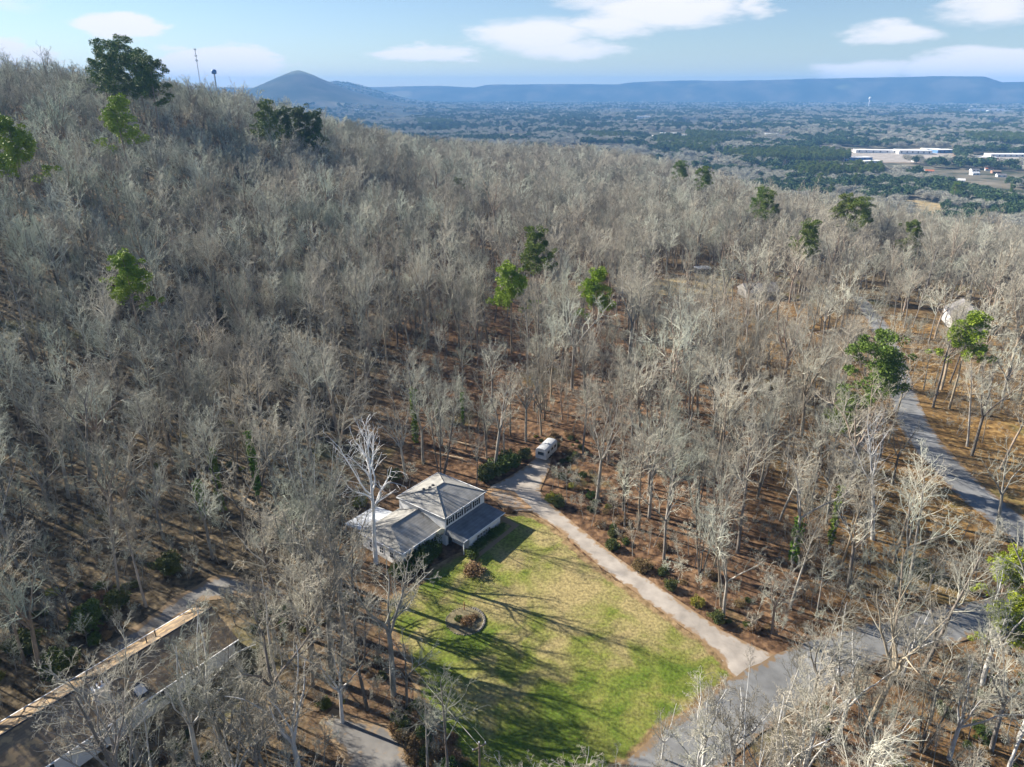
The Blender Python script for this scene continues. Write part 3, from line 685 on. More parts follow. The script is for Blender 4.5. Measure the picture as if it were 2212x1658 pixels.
# ------------------------------------------------------------------ hand-placed trees
used_pts = []
def place_tree(meshes, p, rz, sc, label, cat='tree', group=None, name='bare_tree', tilt=(0, 0)):
    r = empty(name, (p[0], p[1], hz(p[0], p[1])), rz, label, cat, group, sc); r.rotation_euler = (tilt[0], tilt[1], rz)
    link('trunk', meshes[0], r); link('crown', meshes[1], r); used_pts.append((p[0], p[1])); return r
SYC = bare_tree(101, 21, 'sycamore', 2, 1.3, 'sycamore', bark_='bark_white', crown_mat='bark_white', counts=(6, 3, 0), thick=1.2)
syc_p = ground_at(376, 563)
place_tree(SYC, syc_p, .6, 1.3, 'tall white-barked leafless tree at the left end of the white house', name='sycamore_tree')
LEAN = bare_tree(102, 24, 'sycamore', 2, 1.2, 'leaning', bark_='bark_pale', crown_mat='bark_pale', counts=(6, 4, 0), thick=1.2)
place_tree(LEAN, G(1885, 1165), 2.2, 1.05, 'pale tree leaning right beside the road through the right wood', name='sycamore_tree', tilt=(0, .16))
DEAD = bare_tree(103, 26, 'sycamore', 1, 1.6, 'dead', bark_='bark_dark', crown_mat='bark_grey', counts=(5, 3, 0), thick=1.1)
place_tree(DEAD, (-39.5, 53.5), 1.0, 1.0, 'dark-trunked bare tree leaning left in front of the brown-roofed house', name='bare_tree', tilt=(0, -.16))
STEM = bare_tree(104, 20, 'stems', 3, 1.1, 'stems', bark_='bark_pale')
place_tree(STEM, G(690, 1190), .4, 1.25, 'pale many-stemmed tree just left of the white house', name='bare_tree')
place_tree(STEM, (26, 56), 2.1, 1.0, 'many-stemmed bare tree over the grey road at the bottom', name='bare_tree')
SHD = bare_tree(105, 23, 'tall', 2, 1.3, 'lawn_edge', bark_='bark_dark', thick=1.25, counts=(6, 5, 2))
SHD2 = bare_tree(106, 24, 'spread', 2, 1.3, 'lawn_edge', bark_='bark_grey', thick=1.1, counts=(6, 5, 2))
for k, (px, py, t, lb) in enumerate([(735,1320,0,'dark bare tree at the lawn edge closest to the wing of the white house'),(745,1375,1,'forked bare tree at the left lawn edge level with the round bed'),(770,1425,0,'bare tree at the left lawn edge just below the round bed'),(850,1500,1,'spreading bare tree where the cables meet the lawn edge'),
   (655,1275,0,'dark bare tree second back from the wing of the white house'),(690,1345,1,'forked bare tree in the thicket behind the left lawn edge'),(675,1410,0,'dark straight tree in the thicket left of the round bed'),(720,1470,1,'broad bare tree above the paved yard'),(600,1330,0,'tall dark tree in the thicket right of the grey drive'),(735,1262,1,'forked bare tree nearest the left corner of the wing'),(640,1370,0,'dark straight tree midway between the brown roof and the round bed'),(700,1300,0,'dark straight tree in the thicket just below the wing')]):
    place_tree((SHD, SHD2)[t], G(px, py), k*1.9+.5, .95, lb)
TOP = bare_tree(107, 15, 'stems', 3, 1.1, 'foot', bark_='bark_pale', thick=1.1)
TOP2 = bare_tree(108, 15, 'spread', 3, 1.1, 'foot', bark_='bark_pale', thick=1.1)
for k, (xx, yy, t, sc, lb) in enumerate([(4,50,0,.78,'first small pale tree from the utility pole at the foot of the lawn'),(10.5,52,1,.85,'second small pale tree from the utility pole at the foot of the lawn'),(17,54,0,.9,'third small pale tree from the utility pole, at the lawn foot'),
   (22.5,60,1,1.0,'small branching tree where the lawn foot meets the road'),(31,57,1,1.15,'pale branching tree over the middle of the bottom road'),(36,63,0,1.1,'pale many-stemmed tree over the right side of the bottom road')]):
    place_tree((TOP, TOP2)[t], (xx, yy), k*2.1, sc, lb)
place_tree(bare_tree(109, 27, 'spread', 2, 2.0, 'hilltop', bark_='bark_dark'), G(150, 150, up=14), 1.0, 1.5, 'tallest bare tree standing above the skyline left of the hilltop pines')
PALE = [bare_tree(111, 18, 'spread', 3, 1.25, 'pale', bark_='bark_pale', thick=1.15), bare_tree(112, 16, 'spread', 3, 1.25, 'pale', bark_='bark_pale', thick=1.1), bare_tree(113, 19, 'tall', 3, 1.2, 'pale', bark_='bark_pale')]
for k, (px, py, t, lb) in enumerate([(430,1650,0,'pale crooked tree in front of the right half of the brown roof'),(545,1610,1,'pale crooked tree in the middle of the bottom left thicket'),(650,1690,0,'large pale crooked tree at the bottom edge left of the paved yard'),
    (520,1740,1,'pale crooked tree cut by the bottom edge below the thicket'),(740,1560,1,'pale crooked tree over the paved yard'),(340,1740,2,'pale upright tree at the bottom edge before the brown-roofed house'),(600,1480,2,'pale upright tree in the upper part of the bottom left thicket'),
    (1740,1650,0,'large pale crooked tree beside the road at the bottom right'),(1880,1720,1,'pale crooked tree at the bottom edge right of the road'),(2050,1640,0,'broad pale tree in the middle of the bottom right tangle'),(2160,1720,2,'pale upright tree in the bottom right corner'),
    (1640,1760,1,'pale crooked tree over the road at the bottom edge'),(1800,1500,2,'pale upright tree where the two roads part'),(1950,1460,1,'pale crooked tree between the lower road and the corner tangle'),(2120,1480,0,'broad pale tree right of the lower road bend'),
    (1500,1730,1,'pale crooked tree over the lower end of the road, bottom centre'),(1330,1790,2,'pale upright tree at the bottom edge between lawn and road'),(1430,1640,1,'low pale crooked tree at the roadside corner of the lawn'),(1120,1790,1,'pale crooked tree at the bottom edge under the lawn'),(1690,1560,2,'pale upright tree on the road verge opposite the driveway'),
    (1580,1680,0,'broad pale tree standing at the verge over the road bottom'),(1250,1760,0,'broad pale tree at the bottom edge below the lawn foot'),(1810,1600,1,'pale crooked tree in the tangle just right of the road bottom'),(2200,1600,0,'broad pale tree at the right edge below the lower road'),(460,1560,0,'broad pale tree rising over the right end of the brown roof')]):
    place_tree(PALE[t], G(px, py), k*1.3+.2, (.95,.85,1.05,.9)[k % 4]*(.62 if 'low pale' in lb or 'below the lawn' in lb or 'lawn' in lb else .8 if 'verge' in lb else 1), lb)
# ivy-clad trunks
def ivy_mesh(seed, h0, h1, r=.45, size=.28):
    rng = np.random.default_rng(seed); n = int((h1-h0)*9); z = rng.uniform(h0, h1, n); a = rng.uniform(0, 6.28, n); rr = r*(.5+.7*vnoise(z*.9, a, seed))
    C = np.stack([np.cos(a)*rr, np.sin(a)*rr, z], -1); v, f = leaf_cloud(rng, C, .35, 16, size, 1.5)
    return np_mesh('ivy', v, f, MAT['ivy'])
IVY = [ivy_mesh(1, .2, 13), ivy_mesh(2, .2, 9, .6), ivy_mesh(3, 2, 15, .4)]
for k, (px, py, t, iv, sc, lb) in enumerate([
    (898,955,0,0,1.0,'ivy-clad tree trunk on red leaf litter uphill of the white house'),
    (1712,1215,3,1,1.0,'short tree trunk thick with green ivy below the leaning pale tree'),
    (1790,1190,0,2,.9,'ivy-wrapped trunk just right of the thickest ivy trunk'),
    (1000,925,7,2,.6,'slim bright green ivy sapling above the white trailer'),
    (945,905,7,1,.55,'small ivy-covered stub left of the slim green sapling'),
    (480,1105,1,0,1.0,'ivy-clad trunk on the leafy slope left of the white house'),
    (560,1085,2,2,1.0,'dark ivy-clad trunk nearest the many-stemmed pale tree'),
    (440,1120,0,1,.9,'ivy-draped trunk on the slope above the grey drive')]):
    p = G(px, py); n = NEAR[t]
    r = place_tree((n[2], n[3]), p, k*1.7, sc, lb, name='ivy_tree'); link('ivy', IVY[iv], r)
# pines told apart one by one: (px, py of the crown centre, crown size px) in the 2212-wide photo
PINE_SPOTS = [(1105,595,98,1,'round bright green pine left of the pair in the middle of the wood'),(1160,535,98,0,'duller green pine behind the round bright one in the wood'),
 (1285,605,105,1,'bright green pine between the round one and the sandy yard'),(1745,512,115,0,'flat-topped green pine standing alone above the right-hand wood'),
 (1893,800,120,2,'large spreading pine beside the bend of the right road'),(2097,700,75,1,'upright green pine in front of the small white house'),
 (250,235,80,1,'yellow-green pine on the upper left hillside'),(20,285,70,1,'yellow-green pine at the left edge of the hillside'),(272,575,90,1,'lime green pine alone among grey trees on the left slope'),
 (215,130,80,0,'leftmost dark pine of the clump on the hilltop'),(262,128,95,2,'tall middle pine of the clump on the hilltop'),(298,160,120,2,'broad front pine of the clump on the hilltop'),
 (640,235,85,3,'dark pine on the ridge shoulder in front of the blue hill'),(603,240,35,3,'small dark pine left of the ridge shoulder pine'),(672,245,35,3,'small dark pine right of the ridge shoulder pine'),(578,255,36,0,'small bright pine at the foot of the ridge shoulder pines'),
 (990,372,22,3,'tiny green pine alone in the middle of the grey wood'),(1050,298,30,3,'dark pine on the far edge of the grey wood'),
 (1470,370,60,2,'left pine of the pair at the far edge of the wood'),(1520,385,80,2,'right pine of the pair at the far edge of the wood'),
 (1830,455,70,2,'left pine of the dense group left of the dry field'),(1860,462,80,2,'right pine of the dense group left of the dry field'),(1975,480,70,3,'round dark evergreen at the near end of the dry field'),
 (1640,430,50,0,'left low pine of the two above the garage wood'),(1665,442,50,0,'right low pine of the two above the garage wood'),
 (2200,1275,75,1,'bright green pine at the right edge above the lower road'),(235,150,70,0,'small dark pine between the hilltop pines'),(325,175,70,2,'rightmost low pine of the hilltop clump'),(2200,1170,70,1,'bright pine at the right edge beside the upper road'),
 (1770,385,60,2,'left pine of the clump behind the far woods'),(1850,385,90,2,'middle pine of the clump behind the far woods'),(1800,395,50,3,'front pine of the clump behind the far woods'),(2065,405,50,2,'pine beside the red-roofed house below the far wood'),(2190,400,45,3,'dark pine at the right edge beyond the blue-roofed sheds'),
 (1830,860,50,0,'small pine at the foot of the large spreading pine'),(740,1240-60,1,3,None)]
for (px, py, s, t, lb) in PINE_SPOTS:
    if lb is None: continue
    s *= 1.12; p = G(px, py + s*.45, up=13)
    D = math.hypot(p.x, p.y, ); sc = np.clip(s/2.16/FOC*D/7.0, .5, 1.9 if (px < 700 and py < 300) else 1.35)
    p = G(px, py, up=(20.5 if sc < 1.35 else 17)*sc)
    place_tree(PINES[t], p, px*.37, float(sc), lb, name='pine_tree', group=None)

# ------------------------------------------------------------------ the near wood: individuals, then the mass
ANCH = [  # (px, py, where)
 (150,1000,'at the left edge slope'),(330,1150,'on the slope above the grey drive'),(560,1000,'near the ivy-clad slope trunks'),
 (760,960,'behind the white-barked tree'),(960,860,'on red litter above the house'),(1180,880,'behind the camper trailer'),
 (1350,1080,'right of the driveway bend'),(1500,1200,'along the driveway right side'),(1650,1000,'amid the wood left of the right road'),
 (1950,1240,'between the two roads'),(2120,900,'beyond the right road'),(1750,1330,'by the driveway and road junction'),
 (560,1420,'in the thicket beside the brown roof'),(760,1560,'in the thicket by the paved yard'),(2000,1500,'in the bottom right tangle'),
 (1650,1640,'over the road at the bottom'),(1150,1700,'at the foot of the lawn'),(250,1340,'behind the brown-roofed house'),(120,1640,'in front of the brown-roofed house'),(760,1230,'around the left end of the wing'),(450,760,'high on the left slope'),(950,740,'uphill of the red litter'),(1400,800,'uphill of the driveway bend wood')]
AW = [(G(a, b).x, G(a, b).y, t) for a, b, t in ANCH]
STYLE_W = {'tall': 'narrow bare tree', 'spread': 'spreading bare tree', 'stems': 'many-stemmed bare tree'}
TRUNK_W = ['grey-trunked', 'dark-trunked', 'brown-trunked']
PEND = []
x, y, rng = jgrid(-150, 330, 30, 470, 5.3, 7)
def view_ok(x, y, m=30): return (np.abs(x) < .80*y + m)
ok = wood_ok(x, y) & (((x < 10) & (x > -.80*y-55)) | ((x >= 10) & (x < .80*y+12))) & (y > 38)
dens = vnoise(x/16, y/16, 21)
pr_ = np.where(y < 240, .55+.5*dens, .52+.40*dens)
for gx, gy, rx_, ry_, q_ in THIN:
    c_ = G(gx, gy); e_ = G(gx+rx_, gy); f_ = G(gx, gy-ry_); inside = ((x-c_.x)/(e_.x-c_.x))**2+((y-c_.y)/(f_.y-c_.y))**2 < 1
    pr_ = np.where(inside, pr_*q_, pr_)
for gx, gy, rx_, ry_ in THICK:
    c_ = G(gx, gy); e_ = G(gx+rx_, gy); f_ = G(gx, gy-ry_); pr_ = np.where(((x-c_.x)/(e_.x-c_.x))**2+((y-c_.y)/(f_.y-c_.y))**2 < 1, 1.0, pr_)
ok &= rng.uniform(0, 1, x.shape) < pr_ * np.where((x > 10) & (y < 200), .86, 1)
for gp in GAPS: ok &= ~in_poly(x, y, [(p[0], p[1]) for p in gp])
ok &= ~((np.abs(x-5) < 19) & (y < 57))          # open in front of the lawn: only low tops show there
# world region left of x=-150
x2, y2, r2_ = jgrid(-480, -150, 60, 470, 6.0, 8); ok2 = wood_ok(x2, y2) & (x2 > -.80*y2-60) & (r2_.uniform(0, 1, x2.shape) < .55+.45*vnoise(x2/22, y2/22, 44))
X = np.concatenate([x[ok], x2[ok2]]); Y = np.concatenate([y[ok], y2[ok2]])
for ux, uy in used_pts:
    k = np.hypot(X-ux, Y-uy) > 2.6; X = X[k]; Y = Y[k]
# keep the sight line to the sycamore, the house front and the lawn clear: nothing tall close in front of them
Dc = np.hypot(X, Y)
rng = np.random.default_rng(77)
vis = (np.abs(X) < .74*(Y*cp + CAMZ*sp)) & (Y > 46)
order = np.argsort(np.where(vis, Dc, 1e6)); nind = 288
ind = order[:nind]; rest = np.setdiff1d(np.arange(len(X)), ind)
def zone(x, y):
    d = [(x-a)**2+(y-b)**2 for a, b, _ in AW]; return AW[int(np.argmin(d))][2]
HZ = height(X, Y)
for i in ind:
    k = int(rng.choice(11, p=[.12, .10, .09, .12, .10, .10, .09, .04, .08, .09, .07])); n = NEAR[k]
    z = zone(X[i], Y[i]); sc = float(np.clip(rng.normal(.84, .16), .5, 1.15))
    lowv = (Y[i] < 64 and abs(X[i]-6) < 45)
    if lowv: sc *= .8
    lab = ('small ' if sc < .74 else 'large ' if sc > .94 else '') + TRUNK_W[k % 3] + ' ' + STYLE_W[n[0]] + ' ' + z
    r = empty('bare_tree', (X[i], Y[i], HZ[i]), float(rng.uniform(0, 6.28)), lab, 'tree', 'leafless trees ' + z, sc)
    PEND.append((lab, X[i]/(Y[i]*cp+(CAMZ-HZ[i])*sp), r))
    r.rotation_euler = (float(rng.normal(0, .05)), float(rng.normal(0, .05)), r.rotation_euler[2])
    link('trunk', n[2], r); link('crown', n[3], r)

from collections import defaultdict
_by = defaultdict(list)
for lab, u_, r_ in PEND: _by[lab].append((u_, r_))
ORD = ['', 'second', 'third', 'fourth', 'fifth', 'sixth', 'seventh', 'eighth', 'ninth', 'tenth', 'eleventh', 'twelfth']
for lab, L_ in _by.items():
    if len(L_) == 1: continue
    L_.sort(key=lambda t: t[0]); n_ = len(L_)
    for q_, (u_, r_) in enumerate(L_):
        if n_ == 2: w_ = ('left', 'right')[q_]
        else: w_ = 'leftmost' if q_ == 0 else 'rightmost' if q_ == n_-1 else (ORD[min(q_, 11)] + '-from-left')
        r_['label'] = w_ + ' ' + lab

def instancer(name, pts, scl, rot, idx, src, label, tilt=.05):
    """one object of instanced meshes on points; src = list of mesh tuples"""
    coll = bpy.data.collections.new(name+'_kinds')
    for i, ms in enumerate(src):
        # one object per kind: its meshes joined
        bm_v = []; bm_f3 = []; 
        me = bpy.data.meshes.new('%s_kind_%02d' % (name, i))
        import bmesh
        bm = bmesh.new(); base = 0
        for q, mm in enumerate(ms):
            n0 = len(bm.faces); bm.from_mesh(mm); bm.faces.ensure_lookup_table()
            for f in bm.faces[n0:]: f.material_index = q
            me.materials.append(mm.materials[0])
        bm.to_mesh(me); bm.free()
        o = bpy.data.objects.new('%s_kind_%02d' % (name, i), me); coll.objects.link(o)
    m = bpy.data.meshes.new(name); m.vertices.add(len(pts)); m.vertices.foreach_set('co', np.ascontiguousarray(pts, np.float32).ravel())
    set_attr(m, 'scl', scl); 
    rg = np.random.default_rng(len(pts)); R = np.stack([rg.normal(0, tilt, len(pts)), rg.normal(0, tilt, len(pts)), rot], -1)
    a = m.attributes.new('rot', 'FLOAT_VECTOR', 'POINT'); a.data.foreach_set('vector', np.ascontiguousarray(R, np.float32).ravel())
    a = m.attributes.new('idx', 'INT', 'POINT'); a.data.foreach_set('value', np.ascontiguousarray(idx, np.int32))
    o = link(name, m)
    ng = bpy.data.node_groups.new(name+'_nodes', 'GeometryNodeTree')
    ng.interface.new_socket('Geometry', in_out='INPUT', socket_type='NodeSocketGeometry'); ng.interface.new_socket('Geometry', in_out='OUTPUT', socket_type='NodeSocketGeometry')
    N = ng.nodes; L = ng.links
    gi = N.new('NodeGroupInput'); go = N.new('NodeGroupOutput'); ip = N.new('GeometryNodeInstanceOnPoints')
    ci = N.new('GeometryNodeCollectionInfo'); ci.inputs['Collection'].default_value = coll; ci.inputs['Separate Children'].default_value = True; ci.inputs['Reset Children'].default_value = True
    mp = N.new('GeometryNodeMeshToPoints')
    def na(nm, ty):
        n = N.new('GeometryNodeInputNamedAttribute'); n.data_type = ty; n.inputs['Name'].default_value = nm; return [s for s in n.outputs if s.enabled][0]
    L.new(gi.outputs[0], mp.inputs[0]); L.new(mp.outputs[0], ip.inputs['Points']); L.new(ci.outputs[0], ip.inputs['Instance'])
    ip.inputs['Pick Instance'].default_value = True
    L.new(na('idx', 'INT'), ip.inputs['Instance Index']); L.new(na('rot', 'FLOAT_VECTOR'), ip.inputs['Rotation']); L.new(na('scl', 'FLOAT'), ip.inputs['Scale'])
    L.new(ip.outputs[0], go.inputs[0])
    md = o.modifiers.new('spread', 'NODES'); md.node_group = ng
    tag(o, label, kind='stuff'); return o
RX, RY, RZ = X[rest], Y[rest], HZ[rest]; RD = np.hypot(RX, RY)
nr = (RD < 235)
idx = np.where(nr, rng.integers(0, 11, len(RX)), 11+rng.integers(0, 8, len(RX)))
instancer('wood', np.stack([RX, RY, RZ], -1), np.clip(rng.normal(.86, .20, len(RX)), .42, 1.3), rng.uniform(0, 6.28, len(RX)), idx,
          [n[2:] for n in NEAR]+[n[2:] for n in MID], 'dense leafless wood covering the slopes beyond the nearest trees')
print('near wood', len(X), 'individuals', len(ind))
# the wood further off, to a kilometre
x, y, rg = jgrid(-900, 900, 470, 1420, 8.6, 9)
hill2 = (x < -250) & (y < 1420)
h_ = height(x, y)
ok = wood_ok(x, y) & (np.abs(x) < .80*y+40) & ((np.hypot(x, y) < 1000) | (hill2))
rid = (x > 250) & (vnoise(x/90, y/90, 4) > .62)
ok &= ~rid | (rg.uniform(0, 1, x.shape) < .35)
ok &= h_ > -60
x, y, h_ = x[ok], y[ok], h_[ok]
instancer('distant_wood', np.stack([x, y, h_], -1), rg.uniform(.7, 1.15, len(x)), rg.uniform(0, 6.28, len(x)), rg.integers(0, 4, len(x)), [n[2:] for n in FARB], 'grey leafless wood along the ridge and far slopes', .03)
print('distant wood', len(x))
# brush and saplings under the trees
x, y, rg = jgrid(-140, 190, 40, 250, 3.0, 11)
ok = wood_ok(x, y, .3) & (np.abs(x) < .8*y+15) & (vnoise(x/11, y/11, 33) > np.where(((y < 95) & ((x > 30) | (x < -8))) | ((x > 5) & (y < 135) & (seg_dist(x, y, DRIVE, True) < 11)), .12, .5))
x, y = x[ok], y[ok]
instancer('brush', np.stack([x, y, height(x, y)], -1), rg.uniform(.35, 1.0, len(x)), rg.uniform(0, 6.28, len(x)), rg.integers(0, 6, len(x)), BRUSH+SAPL, 'thin bare saplings and brush under the trees', .15)
print('brush', len(x))

x, y, rg = jgrid(-110, 150, 44, 190, 2.3, 13)
ok = wood_ok(x, y, .2) & (np.abs(x) < .8*y+12) & (vnoise(x/5, y/5, 35) > .35); x, y = x[ok], y[ok]
instancer('fallen_twigs', np.stack([x, y, height(x, y)], -1), rg.uniform(.10, .30, len(x)), rg.uniform(0, 6.28, len(x)), rg.integers(0, 3, len(x)), BRUSH, 'dead sticks and seedlings scattered over the leaf litter', .9)
PW = [[(1560,338),(1700,334),(1835,340),(1830,356),(1590,358)],[(1270,296),(1355,300),(1350,308),(1280,306)],[(1700,372),(1900,372),(1905,388),(1730,392)],[(1420,302),(1560,318),(1520,340),(1420,325)],[(2080,296),(2212,300),(2212,316),(2090,312)],[(900,262),(980,268),(975,276),(905,274)],[(1480,292),(1640,300),(1600,312),(1490,306)]]
px_, py_ = [], []
for poly in PW:
    W = W2(poly); xs = [p.x for p in W]; ys = [p.y for p in W]; gx, gy, r_ = jgrid(min(xs), max(xs), min(ys), max(ys), 9.0, len(px_)+3); k = in_poly(gx, gy, W); px_.append(gx[k]); py_.append(gy[k])
gx = np.concatenate(px_); gy = np.concatenate(py_); print('pine woods', len(gx))
instancer('pine_wood', np.stack([gx, gy, height(gx, gy)], -1), rg.uniform(.75, 1.1, len(gx)), rg.uniform(0, 6.28, len(gx)), rg.integers(0, 3, len(gx)), [PINES[0], PINES[2], PINES[3]], 'bands of green pine wood beyond the bare trees', .03)
HS = []
rgh = np.random.default_rng(91)
for (cx_, cy_, sx_, sy_, n_) in ((1500,300,120,18,7),(1950,300,200,14,9),(1620,262,260,10,8),(2080,385,110,18,7),(1300,268,120,10,5),(1050,236,160,6,4),(2060,262,120,8,5)):
    for _ in range(n_): HS.append((cx_+rgh.uniform(-sx_, sx_), cy_+rgh.uniform(-sy_, sy_)))
HSG = [G(a, b_) for a, b_ in HS]
# ------------------------------------------------------------------ valley trees
def far_clump(seed, green):
    rng = np.random.default_rng(seed); n = 26
    d = norm(rng.normal(0, 1, (n, 3))); C = d*rng.uniform(.4, 1, (n, 1))*np.array([5.0, 5.0, 3.6]) + np.array([0, 0, 9.5])
    if green: v, f = leaf_cloud(rng, C, 2.3, 34, 1.0, 1.6)
    else: v, f = leaf_cloud(rng, C, 2.6, 34, 1.5, 9.0, .9)
    return np_mesh('clump_crown', v, f, MAT['far_green' if green else 'far_bare'])
GREEN = [far_clump(61+i, True) for i in range(3)]; BAREC = [far_clump(71+i, False) for i in range(3)]
rg = np.random.default_rng(5); PX = []
for (r0, r1, sp_) in ((850, 1500, 11), (1500, 2600, 17), (2600, 5200, 26), (5200, 8900, 42)):
    n = int((r1*r1-r0*r0)*.82/(sp_*sp_)); r = np.sqrt(rg.uniform(r0*r0, r1*r1, n)); a = rg.uniform(-.70, .70, n)
    PX.append(np.stack([r*np.sin(a), r*np.cos(a), np.full(n, sp_/11.0)], -1))
PX = np.concatenate(PX); x, y, s = PX.T
TOWN = [G(1960,345), G(2160,330), G(1440,292), G(1680,290)]
open_ = vnoise(x/150, y/220, 12) > .70
tm = np.zeros(x.shape, bool)
for px, py, w, d in ((1930,328,130,20),(2150,338,70,24),(1450,292,60,14),(1675,292,40,10),(2130,240,50,8)):
    pass
ok = ~open_ & (np.hypot(x+1600, y-5800) > 900) & ~((np.hypot(x, y) < 1020) & (height(x, y) > -58))
TOWNP = [W2([(1800,322),(2060,322),(2070,352),(1860,352)]), W2([(2085,335),(2240,335),(2240,362),(2100,358)]), W2([(1395,286),(1500,286),(1500,300),(1395,300)])]
for tp in TOWNP: ok &= ~in_poly(x, y, tp)
for (a_, b_, w_) in ((1445,291,36),(1418,296,18),(1482,295,20),(1665,292,28),(1690,296,20),(1390,256,42),(1375,262,25),(2130,240,135),(2010,236,65),(1545,352,12),(770,238,20),(1060,247,16)):
    q_ = G(a_, b_); ok &= ~((np.abs(x-q_.x*y/q_.y) < w_) & (y < q_.y+25) & (y > q_.y-.07*q_.y))
for q_ in HSG: ok &= ~((np.abs(x-q_.x*y/q_.y) < 11) & (y < q_.y+10) & (y > q_.y-.03*q_.y))
for _, p, _ in YARDS[:1]: ok &= ~(in_poly(x, y, W2(p)))
x, y, s = x[ok], y[ok], s[ok]; h_ = height(x, y)
gr = (vnoise(x/130, y/130, 14)*.6 + vnoise(x/45, y/45, 15)*.4 + rg.normal(0, .05, len(x))) > .51
idx = np.where(gr, rg.integers(0, 3, len(x)), 3+rg.integers(0, 3, len(x)))
instancer('valley_trees', np.stack([x, y, h_-1.0*s], -1), np.minimum(s, 1.75)**.75*rg.uniform(.7, 1.15, len(x))*np.where(gr, 1.05, 1), rg.uniform(0, 6.28, len(x)), idx, [(m,) for m in GREEN+BAREC], 'mixed evergreen and bare trees filling the valley', .05)
print('valley', len(x))

# ------------------------------------------------------------------ the white house
def local(root_xy, u, n, z=0): pass
hr = empty('white_house', (HOUSE_O.x, HOUSE_O.y, .0), math.atan2(UU.y, UU.x), 'white two-storey house with grey hip roof and long lower wing beside the lawn', 'house')
# local axes: x along the front to the right, y into the house (away from the lawn)
def hip(mb, x0, x1, y0, y1, z, rise, rx0, rx1, ry, th=.18):
    A = (x0,y0,z); B = (x1,y0,z); C = (x1,y1,z); D = (x0,y1,z); E = (rx0,ry,z+rise); F = (rx1,ry,z+rise)
    lo = lambda p: (p[0], p[1], p[2]-th)
    mb.add([A,B,C,D,E,F,lo(A),lo(B),lo(C),lo(D)], [(0,1,5,4),(1,2,5),(2,3,4,5),(3,0,4),(6,9,8,7),(0,6,7,1),(1,7,8,2),(2,8,9,3),(3,9,6,0)])
b = MB(); b.box(.3, 11.1, .3, 11.6, -.6, 5.85); b.build('wall', MAT['white_siding'], hr)
b = MB(); hip(b, 0, 11.4, 0, 12, 6.0, 2.15, 4.4, 6.4, 6.0); up_roof = b.build('roof', MAT['roof_grey'], hr)
b = MB()
for a_, c_ in (((0,0,6.03),(11.4,0,6.03)),((11.4,0,6.03),(11.4,12,6.03)),((0,12,6.03),(11.4,12,6.03)),((0,0,6.03),(0,12,6.03))): b.bar(a_, c_, .07, 6)
b.build('gutter', MAT['white_trim'], up_roof)
b = MB(); b.bar((4.4,6,8.18),(6.4,6,8.18), .13, 6)
for q in ((0,0),(0,12)): b.bar((4.4,6,8.18),(q[0],q[1],6.05), .1, 6)
for q in ((11.4,0),(11.4,12)): b.bar((6.4,6,8.18),(q[0],q[1],6.05), .1, 6)
b.build('ridge_cap', MAT['roof_grey'], up_roof)
for (vx, vy) in ((4.0,7.2),(5.0,7.4),(3.2,8.0)):
    v = MB(); zz = 6+2.15*(1-abs(vy-6)/6); v.box(vx-.2,vx+.2,vy-.2,vy+.2,zz-.1,zz+.32); v.build('roof_vent', MAT['dark_metal'], up_roof)
# lower front storey under its own roof
b = MB(); b.box(1.9, 10.9, -3.6, .3, -.9, 2.6); b.build('wall', MAT['white_siding'], hr)
b = MB()
A=(.1,-3.95,2.75);B=(11.9,-3.95,2.75);C=(10.9,.28,3.85);D=(.5,.28,3.85)
B2=(11.9,.28,2.75)
b.add([A,B,C,D,B2,(.1,.28,2.75),(.1,-3.95,2.62),(11.9,-3.95,2.62),(11.9,.28,2.62),(.1,.28,2.62)], [(0,1,2,3),(1,4,2),(0,3,5),(6,9,8,7),(0,6,7,1),(1,7,8,4),(5,9,6,0)])
b.build('porch_roof', MAT['roof_shaded'], hr)
b = MB(); b.bar((.1,-4.0,2.72),(11.9,-4.0,2.72), .07, 6); b.build('gutter', MAT['white_trim'], hr)
for px_ in (.35, 1.9):
    b = MB(); b.box(px_-.08, px_+.08, -3.85, -3.70, -.1, 2.62); b.build('porch_post', MAT['white_trim'], hr)
def window(root, cx, y, cz, w, h, axis='x', out=-1, shut=True, panes=2):
    f = MB(); d = .05*out
    def bx(mb, a0, a1, z0, z1, d0, d1):
        lo, hi = sorted((y+d0*out, y+d1*out))
        if axis == 'x': mb.box(a0, a1, lo, hi, z0, z1)
        else: mb.box(lo, hi, a0, a1, z0, z1)
    t = .07
    bx(f, cx-w/2-t, cx+w/2+t, cz+h/2, cz+h/2+t, .002, .07); bx(f, cx-w/2-t, cx+w/2+t, cz-h/2-t, cz-h/2, .002, .1)
    bx(f, cx-w/2-t, cx-w/2, cz-h/2, cz+h/2, .002, .07); bx(f, cx+w/2, cx+w/2+t, cz-h/2, cz+h/2, .002, .07)
    for k in range(1, panes): xx = cx-w/2+w*k/panes; bx(f, xx-.025, xx+.025, cz-h/2, cz+h/2, .032, .06)
    bx(f, cx-w/2, cx+w/2, cz-.025, cz+.025, .034, .062)
    fo = f.build('window', MAT['white_trim'], root)
    for k in range(panes):
        g = MB(); bx(g, cx-w/2+w*k/panes+.01, cx-w/2+w*(k+1)/panes-.01, cz-h/2, cz+h/2, .004, .03); g.build('pane', MAT['glass'], fo)
    if shut:
        for s in (-1, 1):
            g = MB(); a0 = cx+s*(w/2+.1); a1 = a0+s*.42; bx(g, min(a0, a1), max(a0, a1), cz-h/2-.05, cz+h/2+.05, .003, .05); g.build('shutter', MAT['shutter'], fo)
for cx in (1.6, 4.0, 6.4, 8.8): window(hr, cx, .3, 4.85, 1.0, 1.1)
for cx in (4.6, 5.35, 6.1, 6.85, 7.6): window(hr, cx, -3.6, 1.2, .4, 1.2, shut=False, panes=1)
